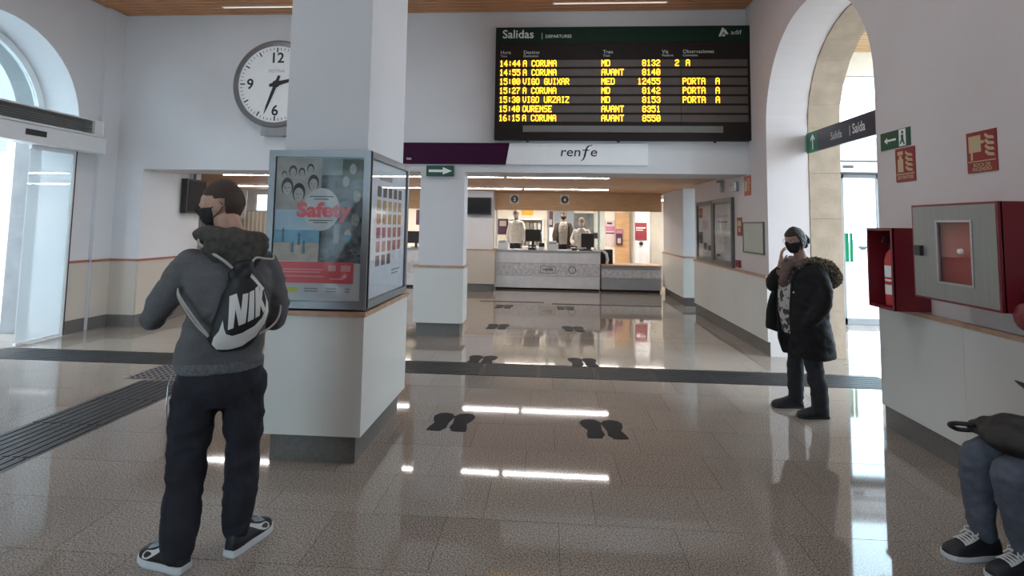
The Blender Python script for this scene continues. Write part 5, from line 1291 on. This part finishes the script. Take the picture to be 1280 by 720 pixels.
LOGO = {'tick': [(-0.044, 1.117), (-0.038, 1.082), (-0.029, 1.057), (-0.004, 1.048), (0.035, 1.058), (0.083, 1.085), (0.113, 1.119), (0.126, 1.159), (0.128, 1.195), (0.116, 1.241), (0.137, 1.181), (0.140, 1.139), (0.127, 1.086), (0.094, 1.035), (0.038, 0.996), (-0.017, 0.984), (-0.060, 0.987), (-0.080, 1.012), (-0.075, 1.042), (-0.057, 1.07)],
 'letter_n': [(-0.023, 1.075), (-0.002, 1.083), (0.002, 1.165), (0.018, 1.091), (0.045, 1.102), (0.052, 1.231), (0.030, 1.227), (0.024, 1.155), (0.006, 1.231), (-0.022, 1.219)],
 'letter_i': [(0.053, 1.105), (0.078, 1.117), (0.076, 1.243), (0.057, 1.235)],
 'letter_k': [(0.084, 1.120), (0.102, 1.130), (0.103, 1.175), (0.116, 1.140), (0.127, 1.155), (0.109, 1.200), (0.112, 1.245), (0.100, 1.260), (0.098, 1.222), (0.096, 1.262), (0.080, 1.250)],
 'letter_e': [(0.062, 1.318), (0.057, 1.302), (0.113, 1.236), (0.119, 1.247)]}
for nm, pl2 in LOGO.items():
    b = BM(); vs = [b.verts.new((x, 0, z)) for x, z in pl2]
    for t in tessellate_polygon([[V(x, z, 0) for x, z in pl2]]): b.faces.new([vs[i] for i in t])
    for _ in range(3): bmesh.ops.subdivide_edges(b, edges=[e for e in b.edges if e.calc_length() > 0.008], cuts=1, use_grid_fill=True)
    for v in b.verts:
        h = bvh.ray_cast(V(v.co.x, -1, v.co.z), V(0, 1, 0))
        if h[0] is None: h = bvh.find_nearest(V(v.co.x, -0.2, v.co.z))
        v.co = h[0] + h[1] * 0.0025 if h[1].y < 0 else h[0] - h[1] * 0.0025 + V(0, -0.003, 0)
    build(nm, b, M_LOGO, bag, local=True, smooth=True)
b = BM(); tube(b, spline([(-0.145, -0.04, 1.475), (-0.150, -0.095, 1.45), (-0.10, -0.150, 1.41), (-0.05, -0.185, 1.375), (-0.015, -0.200, 1.342)], 4), 0.0065, 8); build('cord', b, M_CORD, bag, local=True, smooth=True)
b = BM(); tube(b, spline([(0.172, -0.04, 1.395), (0.165, -0.11, 1.375), (0.12, -0.155, 1.38), (0.08, -0.182, 1.385), (0.055, -0.195, 1.345)], 4), 0.0055, 8); build('cord', b, M_CORD, bag, local=True, smooth=True)
for dz in (0.0, 0.016):
    b = BM(); tube(b, spline([(-0.222, -0.03, 1.235 + dz), (-0.215, -0.105, 1.205 + dz), (-0.175, -0.155, 1.14 + dz * 1.2), (-0.135, -0.178, 1.085 + dz), (-0.095, -0.195, 1.045 + dz * .3)], 4), 0.005, 8); build('cord', b, M_CORD, bag, local=True, smooth=True)
b = BM(); tube(b, spline([(0.215, -0.02, 1.18), (0.215, -0.07, 1.12), (0.185, -0.12, 1.07), (0.13, -0.16, 1.04), (0.09, -0.175, 1.03)], 4), 0.005, 8); build('cord', b, M_CORD, bag, local=True, smooth=True)

# ---------------- woman in a dark parka, phone at her face (faces +y in her own frame)
wom = thing('person', 'woman in dark fur hooded parka standing with a hand to her masked face', 'person', (2.2, 5.03, 0), R(103))
HW = headmx(V(0.0, 0.055, 1.455), R(12), R(-8), 0, 0.93)
M_PARKA = mat('parka_black', (0.012, 0.011, 0.012), 0.75, var=0.2, scale=20, bump=0.2, bscale=150, spec=0.25)
M_FUR = mat('fur_brown', (0.10, 0.075, 0.055), 1.0, var=0.7, scale=60, bump=0.8, bscale=180, spec=0.1, rgb2=(0.2, 0.16, 0.12))
b = BM(); add_head(b, HW)
limb(b, [(0, -0.01, 1.24, 0.06), (0, 0.0, 1.30, 0.052), (0.0, 0.03, 1.39, 0.050)], 3)
torso(b, [(0, 0, 0.72, 0.10, 0.08), (0, 0, 0.95, 0.10, 0.07), (0, 0, 1.15, 0.12, 0.07), (0, 0, 1.27, 0.06, 0.05)])
wrR = V(0.062, 0.150, 1.250)
limb(b, [(0.15, 0, 1.20, 0.04), (0.20, 0.13, 1.04, 0.033), (*wrR, 0.024)], 4); hand(b, wrR, V(-0.22, 0.12, 1.0), V(-0.55, -1, 0.1), -1, 0.35, 0.0085)
limb(b, [(-0.15, 0, 1.20, 0.04), (-0.22, -0.02, 0.98, 0.033), (-0.20, 0.05, 0.84, 0.024)], 4); hand(b, V(-0.20, 0.05, 0.84), V(0.35, 0.25, -0.8), V(1, 0, 0), -1, 0.4, 0.008)
for hx, ax, ay in ((0.085, 0.095, 0.02), (-0.085, -0.165, -0.015)):
    limb(b, [(hx, 0, 0.76, 0.07), ((hx + ax) / 2, 0.02, 0.42, 0.046), (ax, ay, 0.08, 0.032)], 4)
skin('body', b, M_SKIN2, wom, 0.0065, 2)
def keep_w(p):
    zl = 0.06 if p.y > 0.045 else (-0.09 if p.y < 0.0 else 0.06 - (0.045 - p.y) * 3.2)
    if abs(p.x) < 0.05 and p.y > 0.03: zl = 0.056
    return p.z > zl
head_shell('hair', M_HAIR, wom, HW, keep_w, 1.0, 0.012, 0.004, 40, 0.012)
b = BM(); blob(b, HW @ V(0, -0.112, 0.0), (0.042, 0.038, 0.045)); blob(b, HW @ V(0.0, -0.098, -0.04), (0.05, 0.03, 0.05)); blob(b, HW @ V(-0.03, -0.12, -0.015), (0.03, 0.024, 0.03)); skin('hair_bun', b, M_HAIR, wom, 0.006, 2, 0.006, (40, 40, 40))
head_shell('face_mask', M_MASK, wom, HW, lambda p: p.y > 0.02 and -0.11 < p.z < (-0.010 + 0.02 * max(0, 1 - abs(p.x) / 0.03)), 1.0, lambda p: 0.005 + 0.014 * g(p.x, 0.03) * g(p.z + 0.06, 0.05), 0.001, 60, 0.004)
eyes(wom, HW)
gl = BM()
for s in (-1, 1):
    pts = [HW @ V(0.033 * s + 0.024 * math.cos(a), 0.098 - 0.1 * abs(0.033 * s + 0.024 * math.cos(a)) ** 1.3, 0.006 + 0.017 * math.sin(a)) for a in [2 * math.pi * k / 16 for k in range(17)]]
    tube(gl, pts, 0.002, 6)
    tube(gl, [HW @ V(0.058 * s, 0.092, 0.010), HW @ V(0.078 * s, 0.05, 0.012), HW @ V(0.082 * s, -0.01, 0.012)], 0.0018, 6)
tube(gl, [HW @ V(-0.01, 0.1, 0.01), HW @ V(0.01, 0.1, 0.01)], 0.002, 6)
build('glasses', gl, mat('glasses_frame', (0.35, 0.30, 0.28), 0.3, 0.3), wom, local=True, smooth=True)
# patterned top, scarf, open parka
b = BM()
torso(b, [(0.02, 0.06, 0.66, 0.10, 0.09), (0.02, 0.075, 0.80, 0.115, 0.10), (0.02, 0.085, 0.95, 0.115, 0.10), (0.01, 0.075, 1.10, 0.115, 0.09), (0, 0.04, 1.22, 0.09, 0.07)]); skin('patterned_top', b, plaid('plaid_top'), wom, 0.011, 3, 0.006)
b = BM(); limb(b, [(-0.09, -0.02, 1.27, 0.035), (-0.085, 0.07, 1.265, 0.04), (-0.02, 0.125, 1.245, 0.045), (0.05, 0.115, 1.25, 0.042), (0.085, 0.05, 1.265, 0.038), (0.08, -0.03, 1.275, 0.035)], 4)
limb(b, [(-0.01, 0.13, 1.24, 0.045), (0.0, 0.165, 1.16, 0.045), (0.01, 0.175, 1.08, 0.035)], 3); skin('scarf', b, mat('scarf_dusty', (0.13, 0.085, 0.075), 0.9, var=0.3, scale=40), wom, 0.009, 3, 0.010, (20, 20, 20))
def parka_post(v):
    # the open front: pull the middle of the front back so that the top shows between the two edges
    if v.co.y > 0.06 and v.co.z < 1.2:
        c = 0.02; d = abs(v.co.x - c)
        if d < 0.075: v.co.y = min(v.co.y, 0.06)
b = BM()
torso(b, [(-0.01, -0.035, 0.47, 0.225, 0.165), (-0.01, -0.03, 0.51, 0.236, 0.178), (-0.005, -0.01, 0.66, 0.238, 0.185), (0.0, 0.0, 0.82, 0.226, 0.17), (0, 0.0, 0.98, 0.215, 0.158), (0, -0.005, 1.12, 0.205, 0.142), (0, -0.01, 1.22, 0.165, 0.11), (0, -0.015, 1.28, 0.09, 0.08)])
limb(b, [(-0.15, -0.01, 1.20, 0.083), (-0.215, -0.02, 1.08, 0.080), (-0.245, -0.01, 0.97, 0.075), (-0.23, 0.03, 0.88, 0.070), (-0.20, 0.07, 0.81, 0.064), (-0.15, 0.09, 0.76, 0.055)], 4)
limb(b, [(0.15, 0.0, 1.20, 0.083), (0.195, 0.07, 1.11, 0.080), (0.20, 0.125, 1.05, 0.074), (0.165, 0.155, 1.09, 0.066), (0.085, 0.155, 1.185, 0.050)], 4)
skin('parka', b, M_PARKA, wom, 0.012, 4, 0.010, (7, 7, 6), post=parka_post)
b = BM()
for s in (-1, 1):
    limb(b, [(0.02 + 0.085 * s, 0.142, 0.56, 0.016), (0.02 + 0.085 * s, 0.158, 0.8, 0.018), (0.015 + 0.085 * s, 0.148, 1.0, 0.018), (0.01 + 0.08 * s, 0.125, 1.15, 0.02), (0.09 * s, 0.07, 1.26, 0.022)], 4, 10)
[limb(b, [(0.16, 0.10, 1.08, 0.03), (0.165, 0.12 + 0.012 * q, 0.95, 0.026), (0.165 + 0.004 * q, 0.12 + 0.02 * q, 0.80, 0.026), (0.16 + 0.005 * q, 0.115 + 0.023 * q, 0.655 + 0.008 * q, 0.024)], 4, 12) for q in range(5)]
skin('front_edge', b, M_PARKA, wom, 0.008, 3, 0.004)
b = BM(); limb(b, [(-0.09, 0.085, 1.225, 0.018), (-0.125, 0.02, 1.285, 0.028), (-0.165, -0.06, 1.27, 0.045), (-0.165, -0.15, 1.20, 0.062), (-0.10, -0.22, 1.135, 0.072), (0.0, -0.235, 1.12, 0.075), (0.10, -0.20, 1.15, 0.068), (0.14, -0.10, 1.23, 0.05), (0.12, 0.0, 1.28, 0.03), (0.10, 0.08, 1.23, 0.018)], 4)
blob(b, V(-0.06, -0.19, 1.18), (0.12, 0.06, 0.11)); skin('fur_trim', b, M_FUR, wom, 0.007, 1, 0.004, (20, 20, 20), fur=0.018)
b = BM(); torso(b, [(0, -0.10, 1.08, 0.13, 0.07), (0, -0.12, 1.16, 0.16, 0.10), (0, -0.10, 1.24, 0.14, 0.09), (0, -0.08, 1.28, 0.10, 0.06)]); skin('hood', b, M_PARKA, wom, 0.012, 3, 0.008)
b = BM()
torso(b, [(0, 0.0, 0.62, 0.15, 0.11), (0, 0, 0.72, 0.165, 0.115), (0, 0, 0.82, 0.15, 0.10)])
limb(b, [(0.085, 0.0, 0.68, 0.085), (0.09, 0.015, 0.45, 0.070), (0.095, 0.015, 0.25, 0.066), (0.098, 0.01, 0.09, 0.064)], 4)
limb(b, [(-0.09, 0.0, 0.68, 0.088), (-0.13, 0.01, 0.45, 0.074), (-0.155, -0.01, 0.25, 0.070), (-0.165, -0.02, 0.08, 0.070)], 4)
skin('trousers', b, mat('trousers_charcoal', (0.022, 0.022, 0.025), 0.8, var=0.2, scale=14, spec=0.25), wom, 0.011, 3, 0.010, (8, 8, 9))
shoe(wom, V(0.10, -0.055, 0), R(-13), M_SHOEB, M_BLACK, 0.265, 0.02, hgt=0.9)
shoe(wom, V(-0.17, -0.085, 0), R(-11), M_SHOEB, M_BLACK, 0.255, 0.02, hgt=0.9)
b = BM(); blob(b, V(-0.10, 0.155, 1.02), (0.008, 0.006, 0.008)); build('button', b, M_ALUW, wom, local=True)
# ---------------- seated person at the right edge, bench, bag
bench = thing('bench', 'plain dark bench along the right wall under the seated person', 'bench', (2.46, 1.7, 0))
build('seat', B(2.27, 2.66, 0.6, 2.93, 0.40, 0.44, bev=0.008), mat('bench_wood', (0.14, 0.08, 0.045), 0.5, var=0.2, scale=6), bench)
for y in (0.8, 2.62):
    for x in (2.32, 2.58): build('leg', B(x, x + 0.04, y, y + 0.04, 0, 0.40), M_ALU, bench)
sit = thing('person', 'seated person in grey trousers and black trainers with white laces', 'person', (2.42, 2.70, 0), R(90))
# frame: faces +y (= -X of the hall), x to the right (= +Y of the hall)
HS = headmx(V(0.0, 0.02, 1.27), R(10), R(-12), 0, 0.96)
b = BM(); add_head(b, HS)
limb(b, [(0, -0.03, 1.02, 0.06), (0, -0.02, 1.10, 0.055), (0, 0.0, 1.2, 0.052)], 3)
torso(b, [(0, -0.03, 0.50, 0.12, 0.09), (0, -0.04, 0.70, 0.11, 0.08), (0, -0.04, 0.92, 0.14, 0.085), (0, -0.03, 1.05, 0.07, 0.05)])
for s, kn, an in ((1, (0.19, 0.36, 0.49), (0.235, 0.32, 0.09)), (-1, (0.02, 0.33, 0.475), (0.085, 0.24, 0.09))):
    limb(b, [(0.09 * s, 0.0, 0.50, 0.07), (*kn, 0.05), (*an, 0.034)], 5)
for s in (-1, 1):
    limb(b, [(0.17 * s, -0.03, 0.98, 0.04), (0.22 * s, -0.02, 0.78, 0.034), (0.10 * s, 0.13, 0.80, 0.025)], 4); hand(b, V(0.10 * s, 0.13, 0.80), V(-0.7 * s, 0.5, 0.15), V(0, 0.1, -1), s, 0.5, 0.0085)
skin('body', b, M_SKIN2, sit, 0.0065, 2)
head_shell('hair', M_HAIR, sit, HS, keep_w, 1.0, 0.010, 0.004, 40, 0.012); eyes(sit, HS)
head_shell('face_mask', M_MASK, sit, HS, lambda p: p.y > 0.02 and -0.11 < p.z < (-0.010 + 0.02 * max(0, 1 - abs(p.x) / 0.03)), 1.0, lambda p: 0.005 + 0.014 * g(p.x, 0.03) * g(p.z + 0.06, 0.05), 0.001, 60, 0.004)
b = BM(); torso(b, [(0, -0.03, 0.46, 0.19, 0.14), (0, -0.03, 0.62, 0.19, 0.14), (0, -0.04, 0.80, 0.195, 0.14), (0, -0.04, 0.95, 0.19, 0.12), (0, -0.03, 1.05, 0.09, 0.08)])
for s in (-1, 1): limb(b, [(0.16 * s, -0.03, 0.97, 0.072), (0.225 * s, -0.03, 0.80, 0.065), (0.18 * s, 0.06, 0.78, 0.056), (0.115 * s, 0.12, 0.80, 0.043)], 4)
skin('coat', b, M_PARKA, sit, 0.012, 3, 0.010)
M_GREYT = mat('trousers_slate', (0.105, 0.118, 0.150), 0.9, var=0.18, scale=25, bump=0.25, bscale=220, spec=0.2)
b = BM(); torso(b, [(0, -0.02, 0.455, 0.17, 0.14), (0, -0.02, 0.56, 0.165, 0.13)])
limb(b, [(0.09, 0.0, 0.52, 0.085), (0.15, 0.22, 0.515, 0.082), (0.188, 0.335, 0.50, 0.076), (0.20, 0.36, 0.44, 0.072), (0.215, 0.345, 0.30, 0.066), (0.235, 0.325, 0.17, 0.062), (0.238, 0.318, 0.125, 0.058)], 4)
limb(b, [(-0.09, 0.0, 0.52, 0.085), (-0.03, 0.18, 0.51, 0.082), (0.015, 0.305, 0.49, 0.078), (0.03, 0.335, 0.43, 0.074), (0.055, 0.30, 0.30, 0.067), (0.08, 0.255, 0.17, 0.062), (0.085, 0.242, 0.125, 0.058)], 4)
skin('trousers', b, M_GREYT, sit, 0.010, 3, 0.009, (10, 10, 8))
M_LACEW = mat('lace_white', (0.62, 0.63, 0.63), 0.7)
shoe(sit, V(0.245, 0.245, 0), R(6), M_SHOEB, M_SOLEW, 0.27, 0.026, None, M_LACEW)
shoe(sit, V(0.095, 0.165, 0), R(8), M_SHOEB, M_SOLEW, 0.27, 0.026, None, M_LACEW)
lap = thing('handbag', 'soft black bag with a loop handle on the knees of the seated person', 'bag', (2.42, 2.70, 0), R(90))
b = BM(); limb(b, [(-0.16, 0.20, 0.635, 0.075), (0.0, 0.24, 0.640, 0.085), (0.14, 0.29, 0.630, 0.07), (0.225, 0.33, 0.61, 0.04)], 4)
blob(b, V(0.05, 0.25, 0.61), (0.19, 0.15, 0.07), Matrix.Rotation(R(20), 3, 'Z')); blob(b, V(-0.12, 0.20, 0.64), (0.13, 0.13, 0.075)); skin('pouch', b, M_BAG, lap, 0.011, 4, 0.010, (9, 9, 9))
b = BM(); tube(b, spline([(0.19, 0.37, 0.63), (0.22, 0.43, 0.625), (0.275, 0.425, 0.60), (0.29, 0.38, 0.575), (0.25, 0.34, 0.585)], 4), 0.011, 8); build('handle', b, M_BAG, lap, local=True, smooth=True)
ph = thing('mobile_phone', 'dark phone held by the seated person at the right edge', 'phone', (2.42, 2.70, 0), R(90))
b = BM(); box(b, -0.035, 0.035, -0.004, 0.004, -0.07, 0.07, bev=0.003); b.transform(Matrix.Translation(V(0.02, 0.225, 0.835)) @ Matrix.Rotation(R(-50), 4, 'X')); build('case', b, M_BLACK, ph, local=True)

# ---------------- clerks behind the counter
def clerk(label, x, y, face, top_m, tr_m, seated=False, hair=None, hair_m=None, z=0.0, h=1.0, arms='down', mask=True, jacket=None):
    t = thing('person', label, 'person', (x, y, 0.18), face)
    o = -0.16 if seated else 0.0
    H_ = headmx(V(0, 0.02, (1.60 + o) * h), 0.0, R(-6), 0, 0.97)
    b = BM(); add_head(b, H_)
    def Z(v): return (v + o) * h
    limb(b, [(0, -0.02, Z(1.38), 0.065), (0, -0.01, Z(1.46), 0.056), (0, 0.0, Z(1.54), 0.055)], 3)
    torso(b, [(0, 0, Z(0.88), 0.11, 0.08), (0, 0, Z(1.1), 0.11, 0.08), (0, 0, Z(1.3), 0.13, 0.085), (0, -0.01, Z(1.43), 0.06, 0.05)])
    aw = {'down': ((0.24, -0.01, 1.10), (0.23, 0.06, 0.88)), 'desk': ((0.24, 0.05, 1.12), (0.16, 0.28, 1.06))}[arms]
    for s in (-1, 1):
        e, w_ = aw; limb(b, [(0.17 * s, 0, Z(1.36), 0.045), (e[0] * s, e[1], Z(e[2]), 0.036), (w_[0] * s, w_[1], Z(w_[2]), 0.027)], 4)
        hand(b, V(w_[0] * s, w_[1], Z(w_[2])), V(0, 0.3, -1) if arms == 'down' else V(-0.2 * s, 1, 0), V(-s, 0, 0) if arms == 'down' else V(0, 0, -1), s, 0.4, 0.009)
    if seated:
        for s in (-1, 1): limb(b, [(0.09 * s, 0, 0.68, 0.08), (0.12 * s, 0.36, 0.62, 0.055), (0.12 * s, 0.34, 0.08, 0.04)], 4)
    else:
        for s in (-1, 1): limb(b, [(0.09 * s, 0, 0.88 * h, 0.08), (0.10 * s, 0.02, 0.48, 0.055), (0.11 * s, 0, 0.07, 0.04)], 4)
    skin('body', b, M_SKIN2, t, 0.0085, 2)
    b = BM(); torso(b, [(0, 0, Z(0.84), 0.175, 0.125), (0, 0, Z(1.0), 0.18, 0.13), (0, 0, Z(1.2), 0.19, 0.135), (0, -0.005, Z(1.34), 0.18, 0.12), (0, -0.01, Z(1.44), 0.075, 0.07)])
    for s in (-1, 1):
        e, w_ = aw; limb(b, [(0.155 * s, 0, Z(1.35), 0.072), (e[0] * s, e[1], Z(e[2]), 0.06), (w_[0] * s, w_[1] - 0.02, Z(w_[2]), 0.045)], 4)
    skin('top', b, top_m, t, 0.014, 3, 0.008)
    b = BM(); torso(b, [(0, 0, Z(0.76), 0.16, 0.11), (0, 0, Z(0.90), 0.16, 0.11)])
    for s in (-1, 1):
        if seated: limb(b, [(0.09 * s, 0, 0.70, 0.095), (0.12 * s, 0.34, 0.64, 0.08), (0.12 * s, 0.37, 0.5, 0.075), (0.12 * s, 0.34, 0.12, 0.065)], 4)
        else: limb(b, [(0.085 * s, 0, 0.82 * h, 0.09), (0.10 * s, 0.01, 0.48, 0.075), (0.11 * s, 0, 0.10, 0.068)], 4)
    skin('trousers', b, tr_m, t, 0.014, 3, 0.006)
    for s in (-1, 1): shoe(t, V(0.115 * s, (0.30 if seated else -0.08), 0), R(-8 * s), M_SHOEB, M_BLACK, 0.27, 0.02)
    if hair_m: head_shell('hair', hair_m, t, H_, hair or keep_w, 1.0, 0.009, 0.003, 40, 0.01)
    if mask: head_shell('face_mask', M_MASK if mask == 1 else mat('mask_pale', (0.5, 0.52, 0.52), 0.7), t, H_, lambda p: p.y > 0.02 and -0.11 < p.z < -0.008, 1.0, 0.008, 0.001, 60, 0.004)
    eyes(t, H_)
    if jacket:
        b = BM()
        for s in (-1, 1):
            limb(b, [(0.135 * s, 0.03, Z(0.80), 0.085), (0.145 * s, 0.03, Z(1.0), 0.085), (0.145 * s, 0.035, Z(1.2), 0.08), (0.125 * s, 0.02, Z(1.36), 0.07)], 4)
            e, w_ = aw; limb(b, [(0.155 * s, 0, Z(1.35), 0.08), (e[0] * s, e[1], Z(e[2]), 0.068), (w_[0] * s, w_[1] - 0.03, Z(w_[2]), 0.055)], 4)
        torso(b, [(0, -0.04, Z(0.80), 0.18, 0.11), (0, -0.04, Z(1.1), 0.19, 0.11), (0, -0.04, Z(1.35), 0.18, 0.10)])
        skin('jacket', b, jacket, t, 0.014, 3, 0.008)
    return t
struct('trim_11', B(-5.2, 2.3, 14.3, 16.58, 0.0, 0.18), M_CREAM2)
M_SHIRT = mat('shirt_white', (0.60, 0.57, 0.54), 0.8, var=0.08, scale=10)
clerk('clerk in a white shirt standing behind the left end of the tall counter', -0.90, 14.95, R(155), M_SHIRT, M_TROU, hair=keep_m, hair_m=mat('hair_grey', (0.42, 0.36, 0.32), 0.7), h=1.04, mask=2)
clerk('clerk in a dark open jacket standing behind the middle of the counter', 0.38, 15.15, R(172), mat('shirt_stone', (0.36, 0.33, 0.30), 0.8), M_TROU, hair=keep_w, hair_m=M_HAIR, h=1.02, mask=1, jacket=mat('jacket_brown', (0.045, 0.03, 0.027), 0.8))
clerk('fair haired clerk in white seated behind the tall monitor', 0.84, 14.72, R(170), M_SHIRT, M_TROU, seated=True, hair=keep_w, hair_m=mat('hair_fair', (0.45, 0.33, 0.22), 0.7), arms='desk', mask=2, h=1.02)
ch = thing('office_chair', 'dark office chair under the seated fair haired clerk', 'chair', (0.90, 14.78, 0.18))
build('seat', B(0.66, 1.14, 14.55, 15.0, 0.70, 0.76, bev=0.02), M_BLACK, ch); build('backrest', B(0.68, 1.12, 15.0, 15.06, 0.9, 1.35, bev=0.02), M_BLACK, ch)
b = BM(); tube(b, [(0.9, 14.78, 0.24), (0.9, 14.78, 0.71)], 0.03); build('column', b, M_ALU, ch)
b = BM(); tube(b, [(0.9, 15.0, 0.72), (0.9, 15.05, 0.78), (0.9, 15.05, 0.95)], 0.02); build('back_bar', b, M_ALU, ch)
for k in range(5):
    a = 2 * math.pi * k / 5 + .3; b = BM(); tube(b, [(0.9, 14.78, 0.26), (0.9 + 0.27 * math.cos(a), 14.78 + 0.27 * math.sin(a), 0.235)], 0.018); lathe(b, (0.9 + 0.27 * math.cos(a), 14.78 + 0.27 * math.sin(a), 0.181), [(0.02, 0), (0.026, 0.02), (0.02, 0.045)], 10); build('leg', b, M_BLACK, ch)
